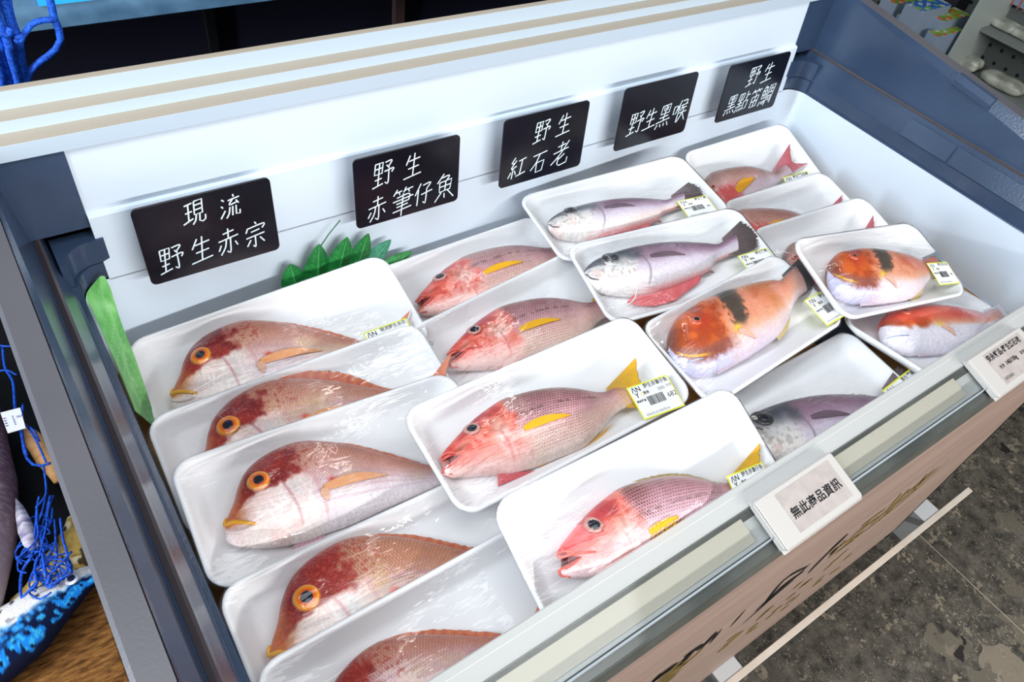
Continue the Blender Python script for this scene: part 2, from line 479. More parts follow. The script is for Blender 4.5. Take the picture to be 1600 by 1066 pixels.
SPECIES={
 "porgy":{
  "top":[[0.0,0.0],[0.0044,0.0089],[0.0115,0.0215],[0.0178,0.0367],[0.0273,0.0512],[0.04,0.0613],[0.0544,0.0681],[0.0706,0.0728],[0.0845,0.0743],[0.0981,0.0729],[0.1189,0.0666],[0.1375,0.0588],[0.1559,0.0492],[0.1741,0.0387],[0.1887,0.0299],[0.2018,0.0236],[0.219,0.0158],[0.2409,0.0088]],
  "bot":[[-0.0017,-0.0095],[-0.0002,-0.0193],[0.01,-0.0259],[0.0232,-0.0302],[0.0419,-0.0344],[0.0612,-0.0364],[0.0778,-0.036],[0.0951,-0.0332],[0.1165,-0.0312],[0.139,-0.0265],[0.1644,-0.0211],[0.1903,-0.0166],[0.2126,-0.0124],[0.224,-0.0102],[0.2419,-0.0088]],
  "dorsal":{"base":[[0.0823,0.0729],[0.1092,0.0683],[0.1371,0.0573],[0.1646,0.0425],[0.1921,0.027],[0.2084,0.0202]],"tip":[[0.0907,0.0757],[0.1141,0.0724],[0.1408,0.064],[0.1668,0.051],[0.1943,0.0348],[0.2115,0.0235]]},
  "tail":{"base":[[0.2394,0.011],[0.239,-0.0109]],"tip":[[0.2992,0.0461],[0.2706,0.0104],[0.2869,-0.0149]]},
  "pect":{"base":[[0.097,0.0109],[0.0975,-0.0]],"tip":[[0.1718,0.0104],[0.1632,0.0052]]},
  "pectlow":{"base":[[0.0947,0.0093],[0.1011,0.0034]],"tip":[[0.0956,-0.0091],[0.1044,-0.0081]]},
  "anal":{"base":[[0.1858,-0.0177],[0.2147,-0.0125]],"tip":[[0.1896,-0.0191],[0.2184,-0.0145]]},
  "pelv":{"base":[[0.0613,-0.036],[0.0912,-0.0338]],"tip":[[0.0571,-0.0392],[0.0906,-0.0367]]},
  "eye":[[0.0373,0.0302],[0.0475,0.0277],[0.0422,0.029]],
  "lips":[[[0.0018,0.0055],[-0.0006,-0.0015],[0.0082,-0.0037],[0.0179,-0.009],[0.0269,-0.0134]],[[-0.001,-0.0097],[0.0066,-0.014],[0.0185,-0.0163],[0.0257,-0.0151]]],
 },
 "snapper":{
  "top":[[0.0,0.0],[0.0079,0.0063],[0.0192,0.0128],[0.0364,0.0221],[0.0534,0.0303],[0.075,0.0377],[0.0934,0.0422],[0.1173,0.0424],[0.1407,0.0405],[0.1632,0.036],[0.1844,0.0283],[0.2045,0.0181],[0.218,0.0142],[0.2293,0.0154],[0.2436,0.0126]],
  "bot":[[-0.0016,-0.0129],[-0.0018,-0.0195],[0.0036,-0.0241],[0.0168,-0.0279],[0.0362,-0.0327],[0.0519,-0.0366],[0.0673,-0.0416],[0.0843,-0.0436],[0.1026,-0.0437],[0.1217,-0.043],[0.1461,-0.0421],[0.1617,-0.0403],[0.1877,-0.0297],[0.2096,-0.0182],[0.2282,-0.0133],[0.2473,-0.0126]],
  "dorsal":{"base":[[0.1169,0.0416],[0.14,0.0391],[0.1626,0.0349],[0.1837,0.027],[0.2038,0.0167],[0.2126,0.0139]],"tip":[[0.109,0.0452],[0.1425,0.0441],[0.1719,0.0382],[0.1925,0.0289],[0.208,0.0196],[0.2166,0.0163]]},
  "tail":{"base":[[0.2259,0.0165],[0.2383,-0.0141]],"tip":[[0.2813,0.0441],[0.2673,0.0112],[0.275,-0.0289]]},
  "pect":{"base":[[0.0922,-0.0042],[0.091,-0.0114]],"tip":[[0.1527,-0.0073],[0.1476,-0.0122]]},
  "anal":{"base":[[0.1601,-0.041],[0.1975,-0.028]],"tip":[[0.1746,-0.0395],[0.2123,-0.0234]]},
  "pelv":{"base":[[0.0523,-0.0358],[0.0799,-0.0434]],"tip":[[0.0486,-0.0483],[0.0969,-0.0458]]},
  "pelv2":{"base":[[0.096,-0.0339],[0.1249,-0.037]],"tip":[[0.1026,-0.0437],[0.1354,-0.0396]]},
  "eye":[[0.0409,0.0147],[0.0492,0.0118],[0.0461,0.0129]],
  "lips":[[[0.0148,-0.0052],[0.0075,0.0001],[0.0002,-0.0001],[0.0015,-0.0039],[0.0139,-0.0049],[0.0324,-0.0096]],[[0.0178,-0.0097],[0.007,-0.0137],[-0.0019,-0.0141],[-0.0034,-0.0189],[0.004,-0.0233]]],
  "mouth":[[0.0001,-0.0014],[0.0198,-0.0093],[-0.0003,-0.0134]],
 },
 "croaker":{
  "top":[[0.0,0.0],[0.0075,0.0069],[0.0194,0.013],[0.0328,0.0167],[0.0562,0.021],[0.0765,0.0231],[0.0966,0.0241],[0.131,0.0232],[0.164,0.0184],[0.1869,0.0133],[0.2051,0.0087],[0.2234,0.004],[0.2427,0.0105],[0.2624,0.0173]],
  "bot":[[-0.0017,-0.0053],[-0.0033,-0.0149],[0.0004,-0.027],[0.0075,-0.0376],[0.0223,-0.0461],[0.0382,-0.052],[0.0546,-0.057],[0.0718,-0.0605],[0.0915,-0.059],[0.1167,-0.0564],[0.1437,-0.0512],[0.172,-0.0444],[0.1891,-0.0383],[0.2039,-0.0273],[0.225,-0.0217],[0.2482,-0.0173]],
  "dorsal":{"base":[[0.1634,0.0173],[0.1864,0.0122],[0.2092,0.0066],[0.2216,0.0032]],"tip":[[0.1691,0.0185],[0.1945,0.0179],[0.2123,0.0124],[0.222,0.0062]]},
  "tail":{"base":[[0.2411,0.0124],[0.2334,-0.0205]],"tip":[[0.2844,0.0396],[0.2972,0.0146],[0.2827,-0.0172],[0.2552,-0.0235]]},
  "pect":{"base":[[0.0966,-0.0074],[0.0923,-0.0167]],"tip":[[0.1506,-0.0182],[0.1463,-0.0217]]},
  "anal":{"base":[[0.1752,-0.0431],[0.1918,-0.038]],"tip":[[0.1938,-0.0414],[0.1967,-0.0406]]},
  "belly":{"base":[[0.0554,-0.0552],[0.0897,-0.0577],[0.1277,-0.0538],[0.172,-0.0444]],"tip":[[0.0398,-0.064],[0.0642,-0.0766],[0.1059,-0.0783],[0.1646,-0.0538]]},
  "eye":[[0.0389,0.0077],[0.0509,0.005],[0.0461,0.0061]],
  "lips":[[[0.0282,-0.0108],[0.0179,-0.0018],[0.0096,0.0007],[0.0001,-0.0009]],[[-0.0022,-0.0081],[0.001,-0.0201],[0.0088,-0.029]]],
  "thread":[[[0.0026,-0.0381],[0.0166,-0.0378],[0.0321,-0.0316]],[[0.0182,-0.0737],[0.0354,-0.0738],[0.0492,-0.0662],[0.0581,-0.0545]]],
 },
 "wrasse":{
  "top":[[0.0,0.0],[0.0062,0.0081],[0.0187,0.018],[0.0397,0.0284],[0.0611,0.0307],[0.089,0.0342],[0.1243,0.0338],[0.1595,0.0295],[0.1946,0.024],[0.2172,0.0189],[0.234,0.0133],[0.2568,0.0185],[0.2761,0.0228]],
  "bot":[[-0.0021,-0.0034],[-0.0068,-0.0121],[-0.0104,-0.0265],[-0.0078,-0.0401],[0.0029,-0.0511],[0.0216,-0.0585],[0.0398,-0.0594],[0.0764,-0.0619],[0.1067,-0.0619],[0.1343,-0.0603],[0.16,-0.0562],[0.1887,-0.0446],[0.2203,-0.0284],[0.2399,-0.0235],[0.2553,-0.0228]],
  "dorsal":{"base":[[0.0621,0.0291],[0.0971,0.0322],[0.1347,0.0312],[0.1691,0.0257],[0.2036,0.0193],[0.2213,0.0148]],"tip":[[0.0592,0.034],[0.0945,0.0375],[0.1358,0.0351],[0.1735,0.0301],[0.2094,0.0249],[0.2359,0.0192]]},
  "tail":{"base":[[0.2495,0.0185],[0.2361,-0.0244]],"tip":[[0.2926,0.0297],[0.2893,0.0051],[0.2786,-0.0165],[0.2476,-0.0244]]},
  "pect":{"base":[[0.0875,-0.0279],[0.0801,-0.038]],"tip":[[0.1107,-0.048],[0.0947,-0.0562]]},
  "anal":{"base":[[0.1565,-0.0569],[0.2166,-0.0305]],"tip":[[0.1603,-0.061],[0.1891,-0.052],[0.2249,-0.0268]]},
  "pelv":{"base":[[0.04,-0.0542],[0.077,-0.0589]],"tip":[[0.0377,-0.0616],[0.1092,-0.062]]},
  "eye":[[0.0422,0.0059],[0.0497,0.0024],[0.0459,0.0042]],
  "lips":[[[-0.0089,-0.0132],[-0.0044,-0.0262],[0.0089,-0.0294],[0.0221,-0.0379]],[[-0.0116,-0.0291],[-0.0041,-0.036],[0.0133,-0.0423]]],
 },
 "redtail":{
  "top":[[0.0,0.0],[0.012,0.0092],[0.0271,0.0186],[0.0439,0.0259],[0.0636,0.0326],[0.0816,0.0364],[0.1152,0.0355],[0.1413,0.0319],[0.1634,0.0268],[0.188,0.0156],[0.209,0.0038],[0.2286,0.0076],[0.2456,0.0122]],
  "bot":[[-0.0042,-0.0086],[-0.0057,-0.022],[0.0022,-0.0322],[0.0182,-0.0391],[0.0399,-0.0425],[0.0691,-0.0441],[0.101,-0.0427],[0.1361,-0.0379],[0.1662,-0.0319],[0.1987,-0.0234],[0.2321,-0.0146],[0.2509,-0.0122]],
  "dorsal":{"base":[[0.0672,0.0333],[0.1142,0.034],[0.1402,0.0304],[0.1652,0.0248],[0.187,0.0144],[0.1976,0.0085]],"tip":[[0.0624,0.0353],[0.0959,0.0393],[0.131,0.0353],[0.1692,0.0304],[0.1924,0.0217],[0.2,0.0087]]},
  "tail":{"base":[[0.2141,0.004],[0.2316,-0.013]],"tip":[[0.29,0.0504],[0.267,0.0111],[0.2989,-0.0015]]},
  "pect":{"base":[[0.089,-0.0157],[0.0883,-0.0255]],"tip":[[0.1483,-0.0009],[0.1359,-0.0116]]},
  "anal":{"base":[[0.1143,-0.0417],[0.1581,-0.034]],"tip":[[0.1291,-0.0474],[0.1698,-0.0359]]},
  "eye":[[0.0291,0.0015],[0.0367,-0.0007],[0.0334,0.0003]],
  "lips":[[[-0.0011,-0.0025],[0.0035,-0.008],[0.0134,-0.0109]]],
 },
}
PLACED={
 "A1":["porgy",-0.1442,-0.0101,-0.1985,1.0792],
 "A2":["porgy",-0.1376,-0.0076,-0.0838,1.138],
 "A3":["porgy",-0.1335,-0.0104,-0.1665,1.0002],
 "A4":["porgy",-0.1473,0.003,-0.1693,1.1011],
 "A5":["porgy",-0.1491,-0.0188,-0.0385,0.8946],
 "B1":["snapper",-0.118,-0.0037,-0.0499,1.1416],
 "B2":["snapper",-0.137,0.0166,-0.2079,1.0825],
 "B3":["snapper",-0.1532,0.0021,-0.1272,0.9995],
 "B4":["snapper",-0.1274,0.0029,-0.166,1.0102],
 "C1":["croaker",-0.1341,0.0111,-0.1328,0.924],
 "C2":["croaker",-0.1438,0.0262,-0.0671,1.0003],
 "C4":["croaker",-0.151,0.0296,-0.2471,1.0909],
 "C3":["wrasse",-0.1287,0.0275,-0.0466,1.0004],
 "D4":["wrasse",-0.0978,0.0128,-0.1386,0.7807],
 "D5":["wrasse",-0.0888,0.032,-0.5161,0.8607],
 "D1":["redtail",-0.1783,-0.0103,-0.031,1.0003],
 "D2":["redtail",-0.2057,0.0323,-0.2178,1.1273],
 "D3":["redtail",-0.1527,0.0038,-0.0546,0.9348],
}

# ------------------------------------------------------------------ floor
def terrazzo():
    m = M['floor']
    nt = m.node_tree
    b = nt.nodes['Principled BSDF']
    tc = nt.nodes.new('ShaderNodeTexCoord')

    def chips(scale, thr, rnd_lo, ca, cb, dist=0.4):
        nz = nt.nodes.new('ShaderNodeTexNoise')
        nz.inputs['Scale'].default_value = scale * 1.4
        nz.inputs['Detail'].default_value = 2
        mixv = nt.nodes.new('ShaderNodeMix')
        mixv.data_type = 'VECTOR'
        mixv.inputs['Factor'].default_value = 0.10 * dist
        nt.links.new(tc.outputs['Object'], nz.inputs['Vector'])
        nt.links.new(tc.outputs['Object'], mixv.inputs[4])
        nt.links.new(nz.outputs['Color'], mixv.inputs[5])
        v = nt.nodes.new('ShaderNodeTexVoronoi')
        v.inputs['Scale'].default_value = scale
        nt.links.new(mixv.outputs[1], v.inputs['Vector'])
        sep = nt.nodes.new('ShaderNodeSeparateColor')
        nt.links.new(v.outputs['Color'], sep.inputs[0])
        r1 = nt.nodes.new('ShaderNodeMapRange')          # near the cell's centre
        r1.inputs['From Min'].default_value = thr
        r1.inputs['From Max'].default_value = thr - 0.05
        nt.links.new(v.outputs['Distance'], r1.inputs['Value'])
        r2 = nt.nodes.new('ShaderNodeMapRange')          # only some cells
        r2.inputs['From Min'].default_value = rnd_lo
        r2.inputs['From Max'].default_value = rnd_lo + 0.02
        nt.links.new(sep.outputs[0], r2.inputs['Value'])
        mu = nt.nodes.new('ShaderNodeMath')
        mu.operation = 'MULTIPLY'
        nt.links.new(r1.outputs[0], mu.inputs[0])
        nt.links.new(r2.outputs[0], mu.inputs[1])
        cr = nt.nodes.new('ShaderNodeMix')
        cr.data_type = 'RGBA'
        cr.inputs[6].default_value = (*lin(ca), 1)
        cr.inputs[7].default_value = (*lin(cb), 1)
        nt.links.new(sep.outputs[1], cr.inputs[0])
        return mu.outputs[0], cr.outputs[2]

    base = nt.nodes.new('ShaderNodeTexNoise')
    base.inputs['Scale'].default_value = 28
    base.inputs['Detail'].default_value = 8
    base.inputs['Roughness'].default_value = 0.7
    nt.links.new(tc.outputs['Object'], base.inputs['Vector'])
    ramp = nt.nodes.new('ShaderNodeValToRGB')
    ramp.color_ramp.elements[0].position = 0.36
    ramp.color_ramp.elements[1].position = 0.68
    ramp.color_ramp.elements[0].color = (*lin((44, 41, 38)), 1)
    ramp.color_ramp.elements[1].color = (*lin((104, 98, 88)), 1)
    nt.links.new(base.outputs['Fac'], ramp.inputs['Fac'])
    col = ramp.outputs['Color']
    for args in ((7, 0.40, 0.80, (78, 73, 66), (124, 114, 100), 1.2), (13, 0.40, 0.72, (80, 75, 67), (132, 121, 105), 1.2), (30, 0.40, 0.66, (88, 82, 73), (138, 127, 110), 1.0),
                 (75, 0.40, 0.62, (92, 86, 77), (142, 132, 116), .8), (16, 0.34, 0.84, (34, 32, 31), (46, 43, 40), 1.0)):
        f, c = chips(*args)
        mx = nt.nodes.new('ShaderNodeMix')
        mx.data_type = 'RGBA'
        nt.links.new(f, mx.inputs[0])
        nt.links.new(col, mx.inputs[6])
        nt.links.new(c, mx.inputs[7])
        col = mx.outputs[2]
    # grout line between the tiles
    sx = nt.nodes.new('ShaderNodeSeparateXYZ')
    nt.links.new(tc.outputs['Object'], sx.inputs[0])
    wr = nt.nodes.new('ShaderNodeMath')
    wr.operation = 'WRAP'
    wr.inputs[1].default_value = 0.6
    wr.inputs[2].default_value = -0.6
    ad = nt.nodes.new('ShaderNodeMath')
    ad.operation = 'SUBTRACT'
    ad.inputs[1].default_value = 1.495
    nt.links.new(sx.outputs[0], ad.inputs[0])
    nt.links.new(ad.outputs[0], wr.inputs[0])
    ab = nt.nodes.new('ShaderNodeMath')
    ab.operation = 'ABSOLUTE'
    nt.links.new(wr.outputs[0], ab.inputs[0])
    lt = nt.nodes.new('ShaderNodeMath')
    lt.operation = 'LESS_THAN'
    lt.inputs[1].default_value = 0.0016
    nt.links.new(ab.outputs[0], lt.inputs[0])
    mx = nt.nodes.new('ShaderNodeMix')
    mx.data_type = 'RGBA'
    nt.links.new(lt.outputs[0], mx.inputs[0])
    nt.links.new(col, mx.inputs[6])
    mx.inputs[7].default_value = (*lin((150, 138, 120)), 1)
    nt.links.new(mx.outputs[2], b.inputs['Base Color'])


terrazzo()
fl = box('floor', (-4, -4, -0.05), (6, 5, 0), M['floor'])
tag(fl, 'dark grey terrazzo tile floor with pale stone chips', 'floor', kind='structure')

# ------------------------------------------------------------------ freezer
M['ridge'] = material('dark_ridge', (64, 58, 62), .3, .5)
XL, XR = 0.017, 1.304          # liner side walls
YF, RIM = 0.1085, 0.85         # liner front wall, rim height
FZB = 0.711                    # liner bottom


def back_y(z):
    return 0.761 + 0.0845 * (z - 0.85)


def z_top(y):
    return 1.024 + (y - 0.733) * 0.119


fz = empty('display_freezer', loc=(0.66, 0.45, 0.0))
tag(fz, 'open white and slate chest freezer with pink wood front holding trays of fish', 'freezer')
FZ0 = Vector((0.66, 0.45, 0.0))


def fpart(o):
    """freezer parts are built in world coordinates and hung on the freezer"""
    o.data.transform(Matrix.Translation(-FZ0))
    o.parent = fz
    return o


# liner: rounded back corners
def liner_ring(z, yb, r=0.03):
    pts = [(XL, YF), (XL, yb - r)]
    for k in range(1, 9):
        a = math.pi - k / 8 * math.pi / 2
        pts.append((XL + r + r * math.cos(a), yb - r + r * math.sin(a)))
    pts.append((XR - r, yb))
    for k in range(1, 9):
        a = math.pi / 2 - k / 8 * math.pi / 2
        pts.append((XR - r + r * math.cos(a), yb - r + r * math.sin(a)))
    pts.append((XR, YF))
    return [Vector((x, y, z)) for x, y in pts]


bm = bmesh.new()
rings = [[bm.verts.new(p) for p in liner_ring(z, back_y(z))] for z in (FZB, 0.78, RIM - 0.0018)]
for a, b in zip(rings[:-1], rings[1:]):
    for i in range(len(a)):
        j = (i + 1) % len(a)
        bm.faces.new((a[i], a[j], b[j], b[i]))
bm.faces.new(rings[0])
fpart(from_bm('liner', bm, M['liner']))

# back wall above the rim, with the shallow bead at sign height
bm = bmesh.new()
prof = [(-0.0, 0.846), (0.0, 0.931), (0.0016, 0.9335), (0.0065, 0.9345), (0.0065, 0.9365), (0.0065, 1.0115), (0.03, 1.0115), (0.03, 0.846)]
bm_sweep(bm, prof, lambda u, v: Vector((0.0492, back_y(v) + u, v)), lambda u, v: Vector((1.2678, back_y(v) + u, v)))
fpart(from_bm('back_panel', bm, M['liner']))

# stepped aluminium cap along the back: three risers and treads
bm = bmesh.new()
yb0 = back_y(1.0115) + 0.0035
prof = [(yb0, 1.0120), (yb0, 1.0295), (yb0 + 0.022, 1.0305), (yb0 + 0.022, 1.0425), (yb0 + 0.043, 1.0435), (yb0 + 0.043, 1.0620),
        (yb0 + 0.052, 1.0628), (yb0 + 0.052, 0.95), (yb0 + 0.036, 0.95), (yb0 + 0.036, 1.0120)]
bm_sweep(bm, prof, lambda u, v: Vector((-0.024, u, v)), lambda u, v: Vector((1.345, u, v)))
fpart(from_bm('back_cap', bm, M['cap']))
for ya_, yc_, z_ in ((0.0006, 0.0216, 1.0299), (0.0226, 0.0426, 1.0429), (0.0436, 0.0520, 1.0625)):  # thin strips over the treads, their shade put into the colour
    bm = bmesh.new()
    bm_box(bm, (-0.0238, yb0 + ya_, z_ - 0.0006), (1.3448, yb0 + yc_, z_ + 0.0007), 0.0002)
    fpart(from_bm('tread_shade', bm, M['tread_shade']))

bm = bmesh.new()
bm_box(bm, (0.0, yb0 + 0.053, 0.05), (1.32, yb0 + 0.075, 1.0))
fpart(from_bm('rear_shell', bm, M['black']))

# end frames
YB_END = 0.80
YF_END = 0.094


def end_frame(side):
    s = 1 if side == 'right' else -1
    x0 = XR if side == 'right' else XL

    def P(o, y, z):
        return Vector((x0 + s * o, y, z))
    prof = [(0.0002, 'z', 0.8475), (0.0012, 'z', 0.8500), (0.0055, 'z', 0.8515), (0.007, 'z', 0.874), (0.0085, 'z', 0.8755), (0.0165, 'z', 0.9065),
            (0.0185, 'z', 0.9155), (0.0215, 'z', 0.9175), (0.026, 'z', 0.9155), (0.0275, 'z', 0.918), (0.040, 't', -0.0045), (0.0415, 't', -0.0005)]
    bm = bmesh.new()
    va = [bm.verts.new(P(o, YF_END, (z if k == 'z' else z_top(YF_END) + z))) for o, k, z in prof]
    vb = [bm.verts.new(P(o, YB_END, (z if k == 'z' else z_top(YB_END) + z))) for o, k, z in prof]
    for i in range(len(prof) - 1):
        bm.faces.new((va[i], va[i + 1], vb[i + 1], vb[i]))
    # closed shell below, so the end has its thickness
    ca = [bm.verts.new(P(0.046, YF_END, 0.838)), bm.verts.new(P(0.046, YF_END, z_top(YF_END) - 0.004))]
    cb = [bm.verts.new(P(0.046, YB_END, 0.838)), bm.verts.new(P(0.046, YB_END, z_top(YB_END) - 0.004))]
    bm.faces.new([*va, ca[1], ca[0]])
    bm.faces.new(list(reversed([*vb, cb[1], cb[0]])))
    bm.faces.new((va[0], vb[0], cb[0], ca[0]))
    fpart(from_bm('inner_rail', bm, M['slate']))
    bm = bmesh.new()
    bm_sweep(bm, [(0.0183, .9146), (0.0185, .9166), (0.0212, .9186), (0.0262, .9166), (0.0262, .9146)], lambda o, v: P(o, YF_END - .0002, v), lambda o, v: P(o, 0.775, v))
    fpart(from_bm('rail_ridge', bm, M['ridge']))
    # flat top bar and outer skirt
    bm = bmesh.new()
    prof2 = [(0.0418, -0.0030), (0.0425, 0.0), (0.0640, 0.0008), (0.0675, -0.0020), (0.0675, -0.06), (0.0418, -0.06)]
    bm_sweep(bm, prof2, lambda o, v: P(o, YF_END, z_top(YF_END) + v), lambda o, v: P(o, YB_END + 0.05, z_top(YB_END + 0.05) + v))
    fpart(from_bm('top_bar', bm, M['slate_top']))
    bm = bmesh.new()
    bm_box(bm, P(0.047, YF_END + 0.004, 0.06), P(0.0655, YB_END + 0.045, 0.955) if s > 0 else P(0.0655, YB_END + 0.045, 0.955))
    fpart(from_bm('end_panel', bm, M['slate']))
    # corner post beside the white back panel, and the rounded cap under it
    bm = bmesh.new()
    if side == 'right':
        a, b = 1.268, 1.342
    else:
        a, b = -0.022, 0.049
    va = [(a, back_y(0.925) + 0.004, 0.918), (b, back_y(0.925) + 0.004, 0.918), (b, back_y(1.01) + 0.0055, 1.0112), (a, back_y(1.01) + 0.0055, 1.0112)]
    f = [bm.verts.new(p) for p in va]
    g = [bm.verts.new((p[0], 0.806, p[2])) for p in va]
    for i in range(4):
        j = (i + 1) % 4
        bm.faces.new((f[i], f[j], g[j], g[i]))
    bm.faces.new(f)
    bm.faces.new(list(reversed(g)))
    fpart(from_bm('corner_post', bm, M['slate']))
    bm = bmesh.new()
    r = 0.028
    for zlo, zhi, ex in ((0.849, 0.872, 0.0), (0.873, 0.905, 0.004)):
        ring = []
        for k in range(9):
            an = k / 8 * math.pi / 2
            ring.append((x0 - s * (r - r * math.sin(an)) + s * ex, back_y(0.87) - r * (1 - math.cos(an)) * 0 - r + r * math.cos(an) + 0.001))
        ring = [(x0 + s * (ex - r + r * math.sin(k / 8 * math.pi / 2)), back_y(0.87) - r + r * math.cos(k / 8 * math.pi / 2)) for k in range(9)]
        ring = [(x0 - s * (r + 0.012), back_y(0.87) + 0.0005)] + ring + [(x0 + s * 0.012, back_y(0.87) - r), (x0 + s * 0.012, back_y(0.87) + 0.02), (x0 - s * (r + 0.012), back_y(0.87) + 0.02)]
        lo = [bm.verts.new((x, y, zlo)) for x, y in ring]
        hi = [bm.verts.new((x, y, zhi)) for x, y in ring]
        for i in range(len(ring)):
            j = (i + 1) % len(ring)
            bm.faces.new((lo[i], lo[j], hi[j], hi[i]))
        bm.faces.new(hi)
        bm.faces.new(list(reversed(lo)))
    fpart(from_bm('corner_cap', bm, M['slate']))


end_frame('left')
end_frame('right')

# catch block under the right top bar, and the latch pad on the rail
bm = bmesh.new()
for (pa, pb, w) in (((1500, 117), (1560, 152), 0.016),):
    A = at_x(pa[0], pa[1], 1.343)
    B = at_x(pb[0], pb[1], 1.343)
    A.z = z_top(A.y) - 0.001
    B.z = z_top(B.y) - 0.001
    d = (B - A)
    prof = [(0.004, 0.003), (-0.006, 0.003), (-0.012, -0.006), (-0.012, -0.014), (0.004, -0.016)]
    bm_sweep(bm, prof, lambda u, v: A + Vector((u, 0, v)), lambda u, v: B + Vector((u, 0, v)))
fpart(from_bm('lid_catch', bm, M['slate']))
bm = bmesh.new()
for ya, yb_ in ((0.532, 0.438), (0.434, 0.12)):
    prof = [(1.3105, 0.8765), (1.3195, 0.9065), (1.3235, 0.906), (1.3145, 0.876)]
    bm_sweep(bm, prof, lambda u, v: Vector((u - 0.0015, ya, v)), lambda u, v: Vector((u - 0.0015, yb_, v)))
fpart(from_bm('latch_pad', bm, M['slate']))

# front: lip, wooden panel, price rail
bm = bmesh.new()
prof = [(0.171, 0.8455), (0.171, 0.8485), (0.1695, 0.850), (0.1625, 0.8502), (0.162, 0.8497), (0.1462, 0.8497), (0.1462, 0.846), (0.112, 0.836), (0.112, 0.826), (0.165, 0.838)]
bm_sweep(bm, prof, lambda u, v: Vector((XL - 0.001, u, v)), lambda u, v: Vector((XR + 0.001, u, v)))
fpart(from_bm('front_lip', bm, M['lip']))
bm = bmesh.new()
prof = [(0.1450, 0.8480), (0.1455, 0.8455), (0.110, 0.8345), (0.0985, 0.8315), (0.0968, 0.8000), (0.108, 0.8000), (0.108, 0.826)]
bm_sweep(bm, prof, lambda u, v: Vector((-0.045, u, v)), lambda u, v: Vector((1.366, u, v)))
fpart(from_bm('price_rail', bm, M['dark_rail']))
bm = bmesh.new()
bm_box(bm, (-0.048, 0.098, 0.098), (1.369, 0.1075, 0.7995), 0.0015)
wood = fpart(from_bm('front_panel', bm, M['wood']))
bm = bmesh.new()
bm_box(bm, (0.0, 0.14, 0.02), (1.32, 0.80, 0.70))
fpart(from_bm('base', bm, M['black']))

KR = 0.267


def rail_z(y, off=0.0):
    return 0.85 - (0.146 - y) * KR + off


# cream paper slips and the clear cover in front of them
for xa, xb in ((0.05, 0.493), (0.636, 0.897), (1.06, 1.30)):
    bm = bmesh.new()
    prof = [(0.1435, rail_z(0.1435, -0.0030)), (0.1160, rail_z(0.1160, -0.0030)), (0.1160, rail_z(0.1160, -0.0036)), (0.1435, rail_z(0.1435, -0.0036))]
    bm_sweep(bm, prof, lambda u, v: Vector((xa, u, v)), lambda u, v: Vector((xb, u, v)))
    fpart(from_bm('paper_slip', bm, M['paper']))
bm = bmesh.new()
prof = [(0.1465, rail_z(0.1465, 0.0006)), (0.1000, rail_z(0.1000, -0.0004)), (0.0975, rail_z(0.0975, -0.0030)), (0.0975, rail_z(0.0975, -0.0042)),
        (0.1000, rail_z(0.1000, -0.0016)), (0.1465, rail_z(0.1465, -0.0006))]
bm_sweep(bm, prof, lambda u, v: Vector((-0.04, u, v)), lambda u, v: Vector((1.36, u, v)))
fpart(from_bm('clear_cover', bm, M['clear']))

# brush artwork printed on the panel
YA = 0.0972


def art(strokes, name, mat):
    for pts, w in strokes:
        bm = bmesh.new()
        P = smooth_line(pts, 14) if len(pts) > 2 else np.array([np.array(pts[0]) + (np.array(pts[1]) - np.array(pts[0])) * k / 6 for k in range(7)])
        n = len(P)
        L, R = [], []
        for i in range(n):
            d = P[min(i + 1, n - 1)] - P[max(i - 1, 0)]
            d = d / (np.linalg.norm(d) + 1e-9)
            ww = w * math.sin(math.pi * (0.08 + 0.84 * i / (n - 1))) ** 0.8
            L.append(bm.verts.new((P[i][0] - d[1] * ww, YA, P[i][1] + d[0] * ww)))
            R.append(bm.verts.new((P[i][0] + d[1] * ww, YA, P[i][1] - d[0] * ww)))
        for i in range(n - 1):
            bm.faces.new((L[i], L[i + 1], R[i + 1], R[i]))
        o = from_bm(name, bm, mat)
        o.data.transform(Matrix.Translation(-FZ0))
        o.parent = wood


def aw(x, y):
    p = at_y(x, y, 0.098)
    return (p.x, p.z)


gold, black = [], []
rng = random.Random(3)
# long golden stalk with its grains
stalk = [(1484, 716), (1440, 758), (1390, 800), (1340, 838), (1300, 868)]
gold.append(([aw(*p) for p in stalk], 0.004))
for k in range(16):
    t = k / 15
    cx, cy = 1470 - 150 * t, 728 + 118 * t
    gold.append(([aw(cx + rng.uniform(-4, 4), cy + rng.uniform(-5, 5)), aw(cx - 30 + rng.uniform(-6, 6), cy + 26 + rng.uniform(-5, 5))], 0.006))
for k in range(26):
    t = k / 25
    cx, cy = 1330 - 190 * t + rng.uniform(-10, 10), 862 + 140 * t + rng.uniform(-6, 10)
    gold.append(([aw(cx, cy), aw(cx - 16, cy + 12 + rng.uniform(-2, 3))], 0.007))
for k in range(8):
    gold.append(([aw(1085 - 4 * k, 1020 + 5 * k), aw(1030 - 3 * k, 1056 + 5 * k)], 0.004))
gold.append(([aw(1100, 1010), aw(1082, 1028), aw(1040, 1060)], 0.006))
